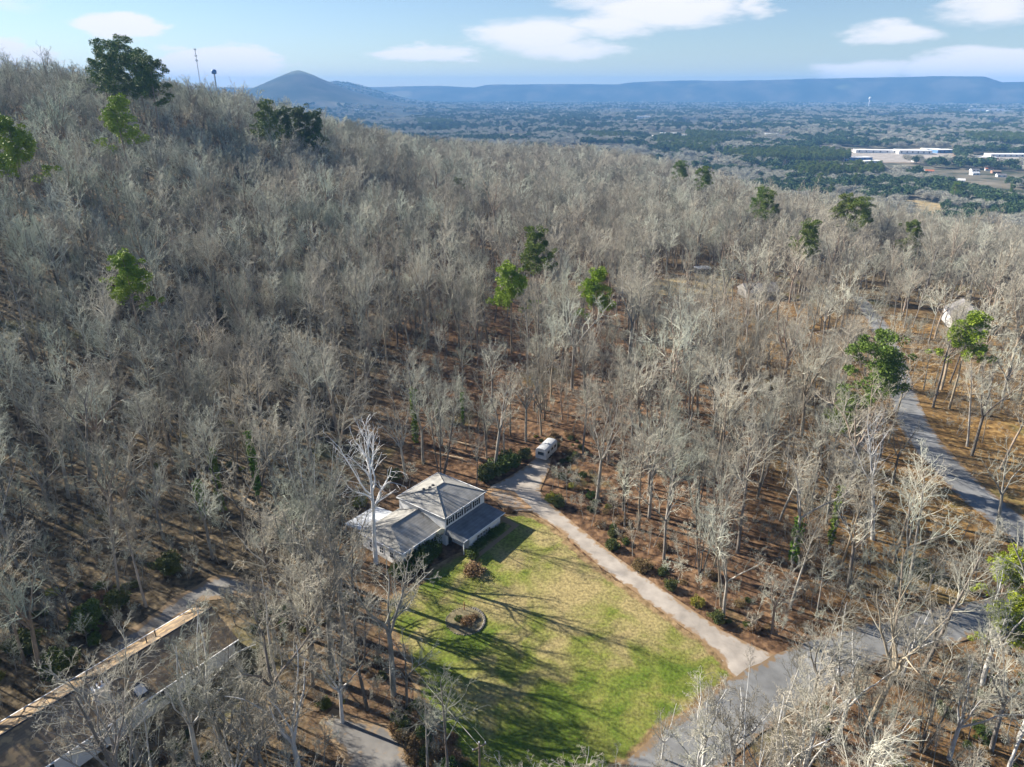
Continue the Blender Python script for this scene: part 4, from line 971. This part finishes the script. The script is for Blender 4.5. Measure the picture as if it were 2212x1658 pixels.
for k in range(5):
    g = MB(); g.box(4.27+.75*k-.08, 4.27+.75*k+.02, -3.66, -3.603, .6, 1.8); g.build('shutter', MAT['shutter'], hr)
for cy in (3.5, 8.0): window(hr, cy, 11.1, 4.6, 1.0, 1.2, axis='y', out=1)
for cy in (3.5, 8.5): window(hr, cy, 11.1, 1.5, 1.0, 1.3, axis='y', out=1)
# entry door in the recess
g = MB(); g.box(.9, 1.8, .23, .297, .02, 2.1); dr = g.build('door', MAT['shutter'], hr); g = MB(); g.bar((1.68,.23,1.0),(1.68,.14,1.0), .035, 6); g.build('handle', MAT['cream_paint'], dr)
# wing
b = MB(); b.box(-9.0, .28, 1.7, 11.5, -1.8, 3.35); b.build('wing_wall', MAT['white_siding'], hr)
b = MB(); hip(b, -9.3, .27, 1.3, 11.9, 3.5, 1.95, -6.6, .27, 6.6)
wr = b.build('wing_roof', MAT['roof_grey'], hr)
b = MB(); b.bar((-9.3,1.24,3.5),(.2,1.24,3.5), .08, 6); b.bar((-9.36,1.3,3.5),(-9.36,11.9,3.5), .08, 6); b.build('gutter', MAT['white_trim'], wr)
b = MB(); b.bar((-6.6,6.6,5.48),(.25,6.6,5.48), .12, 6); b.build('ridge_cap', MAT['roof_grey'], wr)
for cy in (4.2, 6.7, 9.2): window(hr, cy, -9.0, 1.9, .9, 1.2, axis='y', out=-1, shut=False)
for cx in (-6.8, -4.2): window(hr, cx, 1.7, 1.9, 1.1, 1.2)
window(hr, -1.4, 1.7, 1.5, 1.4, 1.6, shut=False)
# white metal patio roof at the back of the wing
b = MB(); n_ = 12
for k in range(n_):
    xx = -8.2+k*.62; b.slab([(xx,11.6,3.12),(xx+.60,11.6,3.12),(xx+.60,17.2,2.55),(xx,17.2,2.55)], .06)
pr = b.build('patio_roof', MAT['metal_white'], hr)
b = MB()
for k in range(n_+1): xx = -8.21+k*.62; b.slab([(xx-.03,11.6,3.19),(xx+.03,11.6,3.19),(xx+.03,17.2,2.62),(xx-.03,17.2,2.62)], .08)
b.build('seam', MAT['white_trim'], pr)
for xx in (-8.0, -4.5, -1.0):
    g = MB(); g.box(xx-.07, xx+.07, 16.9, 17.04, -.5, 2.5); g.build('patio_post', MAT['white_trim'], hr)
# terrace, walk and steps in front of the entry
b = MB(); b.box(-1.2, 1.89, -3.7, .29, -.9, .02); tp_ = b.build('terrace', MAT['grey_paving'], hr)
for k in range(3):
    g = MB(); g.box(-.6, 1.1, -3.72-.4*(k+1), -3.72-.4*k-.01, -.9, -.1-.14*k); g.build('step', MAT['foundation'], hr)
print('GROUND', [round(hz(HOUSE_O.x+UU.x*a-NN.x*b_, HOUSE_O.y+UU.y*a-NN.y*b_), 2) for a, b_ in ((0,0),(11,0),(0,-4),(11,-4),(-9,1),(-9,12),(11,12),(6,-6))])
def hw(x_, y_): # house local -> world
    return (HOUSE_O.x + UU.x*x_ - NN.x*y_, HOUSE_O.y + UU.y*x_ - NN.y*y_)
wk = sheet('front_walk', [Vector(hw(a, b_)) for a, b_ in ((-.5,-5.6),(11.8,-5.6),(12.4,-1.5),(13.3,-1.5),(13.0,-6.5),(-.5,-6.5))], .16, MAT['grey_paving'], 1.0, edge_w=.3); wk['label'] = 'grey paved walk round the shrub bed along the white house front'
# basketball hoop
q_ = ground_at(440.3, 544.5); q = (q_.x, q_.y); bh = empty('basketball_hoop', (q[0], q[1], hz(*q)), math.atan2(UU.y, UU.x)-.35, 'cream fan-shaped basketball backboard on a white pole by the front steps', 'hoop')
b = MB(); b.bar((0,0,-.2),(0,0,2.6), .06, 8); b.bar((0,0,2.6),(0,-.5,3.0), .05, 8); b.build('pole', MAT['white_trim'], bh)
fan = [(-.35,-.55,2.5),(.35,-.55,2.5),(.78,-.55,3.0),(.7,-.55,3.35),(.35,-.55,3.55),(0,-.55,3.62),(-.35,-.55,3.55),(-.7,-.55,3.35),(-.78,-.55,3.0)]
b = MB(); n_ = len(fan); b.add(fan+[(p[0], -.6, p[2]) for p in fan], [tuple(range(n_)), tuple(range(2*n_-1, n_-1, -1))]+[(k, (k+1) % n_, n_+(k+1) % n_, n_+k) for k in range(n_)]); b.build('backboard', MAT['cream_paint'], bh)
b = MB()
for k in range(12):
    a0 = k*math.pi/6; a1 = a0+math.pi/6; b.bar((.23*math.cos(a0), -.88+.23*math.sin(a0), 2.75), (.23*math.cos(a1), -.88+.23*math.sin(a1), 2.75), .02, 4)
b.build('rim', MAT['terracotta'], bh)

# shrubs round the house and drive
SH = [shrub(81), shrub(82, 1.0, 1.3), shrub(83, 1.4, 1.6, leaf='shrub_yellow'), shrub(84, 1.5, 1.6, leaf='brown_leaves'), shrub(85, 1.2, 2.0, leaf='needles_dark')]
def put_shrub(k, x_, y_, sc, label, group=None):
    r = empty('shrub', (x_, y_, hz(x_, y_)), x_*1.3+y_, label, 'shrub', group, sc); link('stems', SH[k][0], r); link('foliage', SH[k][1], r); return r
for k in range(8):
    q = hw(2.4+k*1.12, -4.45); put_shrub(4, q[0], q[1], .52+.05*(k % 3), ('first','second','third','fourth','fifth','sixth','seventh','eighth')[k]+' low dark shrub from the front steps along the white house front', 'shrubs along the white house front')
for k, (px, py, t, sc, lb) in enumerate([
    (1023,1232,3,1.15,'round tan shrub on the lawn below the dark shade'),(1020,1198,4,.9,'dark shrub at the corner of the lawn shade'),(880,1210,3,1.5,'russet bush in the shade below the wing'),
    (905,1180,4,1.6,'dark evergreen bush against the front of the wing'),(940,1160,4,1.5,'dark bush left of the front steps'),(862,1235,4,1.1,'small dark bush at the wing corner'),
    (1190,1075,2,.9,'yellow bush at the driveway bend'),(1205,1085,0,1.2,'green bush right of the driveway bend'),(1075,1015,4,1.7,'large dark evergreen bush left of the upper driveway'),
    (1100,1000,4,1.7,'dark bush nearest the trailer'),(1050,1030,0,1.8,'green bush behind the white house gable'),(1130,985,0,1.3,'small green bush beside the trailer'),
    (1325,1180,0,1.0,'green bush halfway down the driveway'),(1385,1222,3,1.1,'brown bush just below the halfway driveway bush'),(1450,1265,0,.9,'green bush on the lower driveway verge'),(1505,1300,2,.8,'yellow-green bush on the lower driveway verge'),
    (1550,1335,0,1.0,'green bush closest to the driveway foot'),(1098,1100,3,.6,'small brown bush at the lawn top corner'),(850,1030,0,1.2,'mossy bush behind the wing'),(775,1085,2,1.0,'yellow bush behind the white patio roof'),
    (190,1345,4,1.8,'dark evergreen bush behind the brown-roofed house'),(260,1300,0,1.4,'green bush at the bend of the grey drive'),(60,1400,0,1.6,'lime-green bush at the left edge behind the brown roof'),
    (370,1225,0,1.8,'olive bush on the slope above the grey drive'),(130,1440,4,1.7,'dark bush at the back of the brown-roofed house')]):
    p = G(px, py+6); put_shrub(t, p.x, p.y, sc, lb)
for k in range(5):
    q = hw(-8.2+k*1.25, .5-.3*(k % 2)); put_shrub(4, q[0], q[1], 1.0+.25*(k % 3), ('first','second','third','fourth','fifth')[k]+' dark bush from the left end along the wing of the white house', 'bushes along the wing of the white house')
# brown shrub bank right of the paved yard
BANK = W2([(900,1510),(985,1600),(1020,1700),(930,1760),(880,1640),(850,1560)])
bxp = [p.x for p in BANK]; byp = [p.y for p in BANK]; x, y, rg = jgrid(min(bxp), max(bxp), min(byp), max(byp), 1.5, 3); ok = in_poly(x, y, BANK); x = x[ok]; y = y[ok]
instancer('shrub_bank', np.stack([x, y, height(x, y)-.2], -1), rg.uniform(.5, .95, len(x)), rg.uniform(0, 6.28, len(x)), rg.choice([0, 1, 1, 2], len(x), p=[.2, .35, .35, .1]), [SH[0], SH[3], SH[4]], 'brown and green shrubs on the bank right of the paved yard', .1)

x, y, rg = jgrid(-70, 130, 42, 150, 2.3, 19)
nearroad = seg_dist(x, y, DRIVE, True)
reg = ((x > 5) & (nearroad < 9) & (y > 60)) | ((y < 88) & (x > 36)) | ((y < 92) & (x < -14)) | (vnoise(x/12, y/12, 50) > .80)
ok = wood_ok(x, y, .5) & reg & (vnoise(x/6, y/6, 51) > np.where(nearroad < 9, .30, .52)) & ~in_poly(x, y, LAWN); x, y = x[ok], y[ok]
instancer('undergrowth', np.stack([x, y, height(x, y)-.1], -1), rg.uniform(.22, .8, len(x)), rg.uniform(0, 6.28, len(x)), rg.choice([0, 1, 2, 3, 4], len(x), p=[.2, .2, .08, .40, .12]), SH, 'olive and brown undergrowth along the driveway and in the lower thickets', .12)
# round bed on the lawn
p = G(1005, 1342); bed = empty('flower_bed', (p.x, p.y, p.z), 0, 'round earth bed edged with stones on the lawn', 'garden bed')
b = MB(); R_ = 2.9; rng2 = random.Random(4); ring = [(R_*math.cos(a)*(1+.03*math.sin(3*a)), R_*math.sin(a), hz(p.x+R_*math.cos(a), p.y+R_*math.sin(a))-p.z+.10) for a in [k*math.pi/16 for k in range(32)]]
b.add(ring+[(0, 0, .22)], [(k, (k+1) % 32, 32) for k in range(32)]); b.build('soil', MAT['soil'], bed)
b = MB()
for k in range(48):
    a = k*math.pi/24; r_ = R_+.05; s_ = rng2.uniform(.06, .13)+(.16 if -.9 < math.sin(a-.3) and math.cos(a) > .3 else 0); cx = r_*math.cos(a); cy_ = r_*math.sin(a); zz = hz(p.x+cx, p.y+cy_)-p.z+.05
    b.lathe([(s_*.8, -.1), (s_*1.05, s_*.4), (s_*.7, s_*1.0), (.02, s_*1.15)], 6, (cx, cy_, zz))
eo = b.build('edging_stone', MAT['stone'], bed); eo['kind'] = 'stuff'
for k, (dx, dy, t, sc) in enumerate(((.3,-.5,3,.7),(-1.1,.2,4,.45),(1.2,.5,3,.5))):
    put_shrub(t, p.x+dx, p.y+dy, sc, ['brown bush in the middle of the round bed','small dark bush in the left of the round bed','small brown bush in the right of the round bed'][k])
pp = G(1003, 1318); b = MB(); b.bar((0,0,-.2),(0,0,1.6), .07, 8); po = b.build('garden_post', MAT['terracotta']); po.location = pp; tag(po, 'short reddish post on the lawn behind the round bed', 'post')

# ------------------------------------------------------------------ white trailer at the end of the drive
p = G(1180, 985); tr = empty('camper_trailer', (p.x, p.y, p.z+.1), math.radians(62), 'pale grey rounded camper trailer parked at the top of the driveway', 'trailer')
def arch_body(mb, L, W, H0, H1, nz=7):
    prof = [(-W/2, H0), (W/2, H0), (W/2, H1-.5)] + [(W/2*math.cos(a), H1-.5+.5*math.sin(a)) for a in [k*math.pi/(nz+1) for k in range(1, nz+1)]] + [(-W/2, H1-.5)]
    n = len(prof); vs = [(-L/2, a, z) for a, z in prof]+[(L/2, a, z) for a, z in prof]
    mb.add(vs, [tuple(range(n)), tuple(range(2*n-1, n-1, -1))]+[(k, n+k, n+(k+1) % n, (k+1) % n) for k in range(n)])
b = MB(); arch_body(b, 5.6, 2.5, .55, 3.0); b.build('body', MAT['metal_grey'], tr)
for s in (-1, 1):
    for xx in (-.5, .4):
        w_ = MB(); w_.bar((xx, s*1.0, .36), (xx, s*1.26, .36), .36, 14); w_.build('wheel', MAT['tyre'], tr)
for xx in (-1.6, 0.2, 1.7):
    g = MB(); g.box(xx-.4, xx+.4, -1.30, -1.253, 1.6, 2.2); g.build('window', MAT['glass'], tr)
g = MB(); g.box(-2.855, -2.803, -.7, .7, 1.5, 2.2); g.build('window', MAT['glass'], tr)
g = MB(); g.box(-.3, .3, -.3, .3, 2.98, 3.2); g.build('roof_vent', MAT['white_trim'], tr)
g = MB(); g.bar((2.8, -.6, .6), (4.0, 0, .6), .05, 6); g.bar((2.8, .6, .6), (4.0, 0, .6), .05, 6); g.bar((3.9, 0, 0), (3.9, 0, .8), .05, 6); g.build('tow_bar', MAT['dark_metal'], tr)

# ------------------------------------------------------------------ brown-roofed neighbour at the lower left
nh = empty('brown_roofed_house', (N_O.x, N_O.y, 0), math.atan2(NU.y, NU.x), 'long house with leaf-covered brown gable roof at the bottom left', 'house')
X0, X1, HW, EZ, RZ_ = -10, 27, 5.6, 3.1, 5.9
b = MB(); b.box(X0+.4, X1-.4, -HW+.6, HW-.6, -2.5, 3.05); b.build('wall', MAT['white_siding'], nh)
for xx in (X0+.4, X1-.6):
    b = MB(); b.add([(xx,-HW+.6,3.05),(xx,HW-.6,3.05),(xx,0,5.5),(xx+.2,-HW+.6,3.05),(xx+.2,HW-.6,3.05),(xx+.2,0,5.5)], [(0,2,1),(3,4,5),(0,1,4,3),(1,2,5,4),(2,0,3,5)]); b.build('gable', MAT['white_siding'], nh)
rf = None
for s in (-1, 1):
    b = MB(); b.slab([(X0,0,RZ_),(X1,0,RZ_),(X1,s*HW,EZ),(X0,s*HW,EZ)], .2); rr_ = b.build('roof', MAT['roof_brown'], nh)
    b = MB(); b.box(X0, X1, s*(HW+.09)-.07, s*(HW+.09)+.07, EZ-.14, EZ+.02); b.build('gutter', MAT['white_trim'], rr_)
b = MB(); b.bar((X0,0,RZ_+.03),(X1,0,RZ_+.03), .12, 6); b.build('ridge_cap', MAT['dark_metal'], nh)
def nl(px, py, z):     # photo reading at height z -> local coordinates
    d = ray(px, py); t = (CAMZ-z)/-d[2]; w = Vector((d[0]*t, d[1]*t)) - N_O; return w.dot(NU), -w.dot(NNV)
cx, cyy = nl(101, 690, 6.0); cyy = max(min(cyy, -1.2), -3.2)
zr = RZ_ - abs(cyy)*(RZ_-EZ)/HW
b = MB(); b.box(cx-.9, cx+.9, cyy-.45, cyy+.45, zr-.4, zr+2.1); ch = b.build('chimney', MAT['white_brick'], nh)
b = MB(); b.box(cx-1.0, cx+1.0, cyy-.55, cyy+.55, zr+2.1, zr+2.25); b.build('chimney_crown', MAT['white_trim'], ch)
for k in (-.55, 0, .55):
    b = MB(); b.lathe([(.19, zr+2.25), (.16, zr+2.6), (.19, zr+2.62)], 10, (cx+k, cyy, 0)); b.build('flue', MAT['terracotta' if k == 0 else 'dark_metal'], ch)
cx2, cy2 = nl(155, 698, 5.0); cy2 = max(min(cy2, -1.6), -4.2); z2 = RZ_ - abs(cy2)*(RZ_-EZ)/HW
sl_ = (RZ_-EZ)/HW
b = MB(); b.slab([(cx2-.8,cy2-.9,z2-.9*sl_+.22),(cx2+.8,cy2-.9,z2-.9*sl_+.22),(cx2+.8,cy2+.9,z2+.9*sl_+.22),(cx2-.8,cy2+.9,z2+.9*sl_+.22)], .3); sk = b.build('skylight', MAT['dark_metal'], nh)
b = MB(); b.slab([(cx2-.6,cy2-.7,z2-.7*sl_+.26),(cx2+.6,cy2-.7,z2-.7*sl_+.26),(cx2+.6,cy2+.5,z2+.5*sl_+.26),(cx2-.6,cy2+.5,z2+.5*sl_+.26)], .035); b.build('pane', MAT['metal_grey'], sk)
for xx in (1.5, 8.0, 15.0, 21.0): window(nh, xx, -HW+.6, 1.6, 1.2, 1.2)
for k in (.35, .6):
    b = MB(); q = nl(140 - k*40, 640, 6); b.lathe([(.08, RZ_-.6), (.08, RZ_+.5), (.14, RZ_+.5), (.02, RZ_+.7)], 8, (16+6*k, 1.0+2*k, -.3-.5*k)); b.build('vent_pipe', MAT['dark_metal'], nh)

# ------------------------------------------------------------------ utility poles and cables
def upole(x_, y_, h, lb):
    r = empty('utility_pole', (x_, y_, hz(x_, y_)), .6, lb, 'utility pole')
    b = MB(); b.bar((0,0,-.4),(0,0,h), .16, 10, .11); b.build('pole', MAT['wood_pole'], r)
    b = MB(); b.box(-.9, .9, -.06, .06, h-.7, h-.56); b.build('crossarm', MAT['wood_pole'], r)
    for k in (-.8, 0, .8):
        b = MB(); b.lathe([(.03, 0), (.07, .05), (.05, .12), (.07, .17), (.0, .2)], 8, (k, 0, h-.56 if k else h)); b.build('insulator', MAT['metal_white'], r)
    return r
upole(-3.6, 56.8, 10.5, 'wooden utility pole at the foot of the lawn, its top just in frame'); upole(-29, 92, 9.0, 'utility pole among bare trees left of the white house')
def cable(a, b_, sag, r, lb):
    b = MB(); n = 14; pts = []
    for k in range(n+1):
        t = k/n; pts.append(Vector(a).lerp(Vector(b_), t) - Vector((0, 0, sag*4*t*(1-t))))
    for k in range(n): b.bar(pts[k], pts[k+1], r, 4)
    o = b.build('cable', MAT['wire']); tag(o, lb, 'cable')
z1 = hz(-3.6, 56.8)+10.1; z2_ = hz(-29, 92)+8.6
cable((-3.6,56.8,z1),(-29,92,z2_), 1.2, .022, 'thick pale overhead cable crossing the lawn corner')
cable((-4.3,56.3,z1),(-29.7,91.5,z2_), 1.6, .008, 'thin lower overhead wire left of the thick cable')
cable((-2.9,57.3,z1),(-28.3,92.5,z2_), .9, .008, 'thin overhead wire right of the thick cable')

# fallen logs
for k, (px, py, a, L_, lb) in enumerate([(455,553,2.6,7,'pale fallen log high on the left slope'),(540,1085,2.4,6,'pale fallen log under the ivy-clad trunks'),(1955,1045,.3,1.2,'pale stone-like stump on orange litter beside the right road'),(1000,960,2.7,8,'fallen log on the litter above the upper driveway'),(960,985,2.75,9,'long fallen log behind the white house')]):
    p = G(px, py); b = MB(); b.bar((-L_/2,0,.25),(L_/2,0,.35), .22, 8, .14); b.bar((L_*.1,0,.3),(L_*.3,.8,.9), .08, 6, .03); o = b.build('fallen_log', MAT['log_wood']); o.location = p; o.rotation_euler = (0, 0, a); tag(o, lb, 'log')

# ------------------------------------------------------------------ houses in the wood and in the valley
def small_house(px, py, L_, W_, h, rise, rz, wall, roof, label, name='house', up=0, windows=2, cat='house', gable_win=True):
    p = G(px, py); r = empty(name, (p.x, p.y, p.z-.2), rz, label, cat)
    b = MB(); b.box(-L_/2, L_/2, -W_/2, W_/2, -1.5, h); b.build('wall', MAT[wall], r)
    if rise > .3:
        b = MB(); o_ = .5
        A=(-L_/2-o_,-W_/2-o_,h-.1);B=(L_/2+o_,-W_/2-o_,h-.1);C=(L_/2+o_,W_/2+o_,h-.1);D=(-L_/2-o_,W_/2+o_,h-.1);E=(-L_/2-o_,0,h+rise);F=(L_/2+o_,0,h+rise)
        b.add([A,B,C,D,E,F], [(0,1,5,4),(2,3,4,5),(0,4,3),(1,2,5),(0,3,2,1)]); b.build('roof', MAT[roof], r)
        for s in (-1, 1):
            b = MB(); x_ = s*(L_/2+o_+.04); b.add([(x_-.03,-W_/2,h-.08),(x_-.03,W_/2,h-.08),(x_-.03,0,h+rise-.18),(x_+.03,-W_/2,h-.08),(x_+.03,W_/2,h-.08),(x_+.03,0,h+rise-.18)], [(0,2,1),(3,4,5),(0,1,4,3),(1,2,5,4),(2,0,3,5)]); b.build('gable', MAT[wall], r)
    else:
        b = MB(); b.box(-L_/2-.2, L_/2+.2, -W_/2-.2, W_/2+.2, h, h+.4); b.build('roof', MAT[roof], r)
    for k in range(windows):
        xx = -L_/2+L_*(k+.5)/max(windows, 1); ww = min(1.4, L_/windows*.45)
        f = MB(); f.box(xx-ww, xx+ww, -W_/2-.08, -W_/2-.003, h*.35, h*.8); f.build('window', MAT['glass'], r)
    return r
small_house(1636, 640, 13, 9, 3.2, 2.6, .15, 'foundation', 'far_roof', 'pale garage-like house in the wood above the sandy yard')
small_house(1516, 590, 6, 4, 2.6, .0, .2, 'dark_metal', 'metal_white', 'small dark open shed behind the sandy yard', 'shed', cat='shed', windows=0)
small_house(2080, 705, 14, 11, 5.0, 3.6, 1.25, 'far_white', 'far_roof', 'white-gabled house with grey roof in the wood on the right')
for a in [(2020,418,16,9,3.5,2.6,.3,'brick_wall','far_roof_red','red-roofed house beyond the dry field'),
          (2110,445,16,10,4,2.6,-.4,'far_white','tower_blue','blue-roofed house right of the dry field'),
          (2145,462,12,9,3.5,2.2,-.5,'far_white','tower_blue','small blue-roofed house nearest the right edge of the dry field'),
          (2050,405,14,8,3,2,.1,'white_siding','far_roof','low grey-roofed house among pines behind the dry field'),
          (1975,415,12,8,3,2,.2,'white_siding','far_roof_brown','brown-roofed house left of the red-roofed one')]:
    small_house(*a)
TB = [(1905,330,130,30,7,'far_white','long white low building at the back of the shopping strip'),(1970,332,75,45,9,'far_white','white flat-roofed store in the middle of the shopping strip'),
      (2010,328,40,30,8,'cream_paint','cream-fronted store right of the white store'),(2035,330,50,30,8,'tower_blue','blue-fronted store at the right end of the shopping strip'),
      (1850,345,60,25,6,'tower_blue','blue-roofed building at the left end of the shopping strip'),(1880,352,40,20,5,'far_white','small white building below the blue-roofed one'),
      (1990,350,35,20,5,'far_white','small white building in front of the stores'),(2130,345,40,25,6,'terracotta','orange building at the right edge of town'),
      (2175,338,90,30,6,'far_white','long white building at the right edge of town'),(2190,350,40,20,5,'far_white','low white building below the long one at the right edge'),
      (1445,291,60,20,6,'far_white','white flat-roofed building among trees in mid valley'),(1418,296,26,16,5,'white_siding','small pale building left of the mid valley white one'),(1482,295,30,16,5,'white_siding','small pale building right of the mid valley white one'),
      (1665,292,45,20,6,'far_white','white building between dark woods beyond the wood edge'),(1690,296,30,20,5,'metal_grey','grey building beside the white one beyond the wood edge'),
      (1390,256,70,40,12,'far_white','large pale building on a rise in mid valley'),(1375,262,40,20,8,'cream_paint','cream annex left of the large pale building'),
      (2130,240,260,60,14,'far_white','wide white factory far off on the right'),(2160,243,160,60,12,'far_white','low white factory wing in front of the wide one'),(2010,236,120,30,8,'far_white','thin white warehouse far off left of the factory'),
      (2110,212+6,60,30,10,'far_white','tiny white building near the foot of the table mountain'),(1545,352,16,10,4,'far_white','small white house left of the green pine wood'),(1395,330,14,9,4,'far_white','small white house at the edge of the middle wood'),
      (2200,330,30,25,9,'far_white','white tall store at the right edge of the photo'),(770,238,30,16,5,'far_white','small white house on the plain below the blue hill'),(1060,247,24,14,5,'white_siding','small pale house in the blue valley middle')]
for (px, py, L_, W_, h, w_, lb) in TB:
    small_house(px, py, L_, W_, h, 0, random.Random(px).uniform(-.25, .25), w_, 'far_white' if w_ != 'metal_grey' else 'far_roof', lb, 'building', windows=min(8, max(2, L_//12)), cat='building')
WH = [('far_white','far_roof','white-walled grey-roofed'),('far_white','far_white','all-white'),('brick_wall','far_roof_brown','brick brown-roofed'),('white_siding','far_roof_red','red-roofed'),('cream_paint','far_roof','cream grey-roofed')]
def near_name(px, py): 
    return ('past the shopping strip' if px > 1800 else 'in the far valley') if py < 285 else ('below the shopping strip' if px > 1800 else 'just past the ridge wood')
cnt = defaultdict(int)
for (a_, b_) in sorted(HS):
    w_ = WH[int(rgh.choice(5, p=[.35,.3,.12,.08,.15]))]; key = w_[2]+near_name(a_, b_); cnt[key] += 1
    big = 1.0 if b_ > 285 else 1.6
    small_house(a_, b_, 15*big, 9*big, 3.6*big, 2.4*big, float(rgh.uniform(-.5, .5)), w_[0], w_[1], (ORD[cnt[key]-1]+'-from-left ' if cnt[key] > 1 else 'leftmost ')+w_[2]+' small house '+near_name(a_, b_), windows=2)['group'] = 'small houses scattered in the valley'
# parking apron of the shopping strip
for i, tp in enumerate(TOWNP[:2]):
    o = sheet('car_park', tp, .5, MAT['concrete'], 25.0, edge_w=1); o['label'] = ['wide pale car park of the shopping strip', 'pale car park at the right edge of town'][i]
# white smoke-stack-like tower near the table mountain
p = G(1880, 208); b = MB(); b.lathe([(8,0),(4,6),(3.5,60),(9,66),(11,74),(9,82),(0,86)], 12); o = b.build('water_tower', MAT['far_white']); o.location = p; tag(o, 'tiny white water tower before the table mountain', 'water tower')
# blue water tower and mast on the left ridge
tx, ty = -.384*1085, 1085; tz = hz(tx, ty)
wt = empty('water_tower', (tx, ty, tz), 0, 'blue water tower rising from the wooded ridge at the left', 'water tower')
ztop = CAMZ + 13.3/FOC*1.09*1085 - tz
b = MB(); b.lathe([(.5,ztop-3.4),(3.2,ztop-2.2),(3.6,ztop),(3.2,ztop+2),(2.0,ztop+3.0),(0.05,ztop+3.4)], 16); b.build('tank', MAT['tower_blue'], wt, True)
b = MB(); b.bar((0,0,-1),(0,0,ztop-3.0), 1.0, 10); b.build('column', MAT['metal_grey'], wt)
mx_, my_ = -.404*1085, 1085; mz = hz(mx_, my_); mh = CAMZ + 31/FOC*1.09*1085 - mz
ma = empty('radio_mast', (mx_, my_, mz), 0, 'thin lattice radio mast on the ridge left of the blue water tower', 'mast')
b = MB(); pr3 = [(math.cos(a)*.7, math.sin(a)*.7) for a in (0, 2.1, 4.2)]
for i in range(3):
    b.bar((pr3[i][0], pr3[i][1], -1), (pr3[i][0]*.6, pr3[i][1]*.6, mh), .12, 4)
    k = 0
    while k*2.5 < mh-2.5:
        j = (i+1) % 3; f = 1-.4*k*2.5/mh; b.bar((pr3[i][0]*f, pr3[i][1]*f, k*2.5), (pr3[j][0]*f, pr3[j][1]*f, (k+1)*2.5), .08, 4); k += 1
b.build('lattice', MAT['metal_grey'], ma)
for zz in (mh-1, mh-9, mh-15):
    b = MB()
    for a in range(6): b.box(1.3*math.cos(a*1.047)-.25, 1.3*math.cos(a*1.047)+.25, 1.3*math.sin(a*1.047)-.25, 1.3*math.sin(a*1.047)+.25, zz-1.1, zz+1.1)
    b.build('antenna', MAT['metal_white'], ma)

# ------------------------------------------------------------------ haze
b = MB(); b.box(-12800, 12800, -12800, 12800, -90, 246); m, N, L, bs = new_mat('haze')
N.remove(bs); pv = N.new('ShaderNodeVolumePrincipled'); pv.inputs['Color'].default_value = rgb(HAZE_COLOR); pv.inputs['Density'].default_value = HAZE_DENSITY; pv.inputs['Anisotropy'].default_value = .0
L.new(pv.outputs[0], N['Material Output'].inputs['Volume'])
hzo = b.build('haze', m); tag(hzo, 'thin blue haze over the valley', kind='stuff')
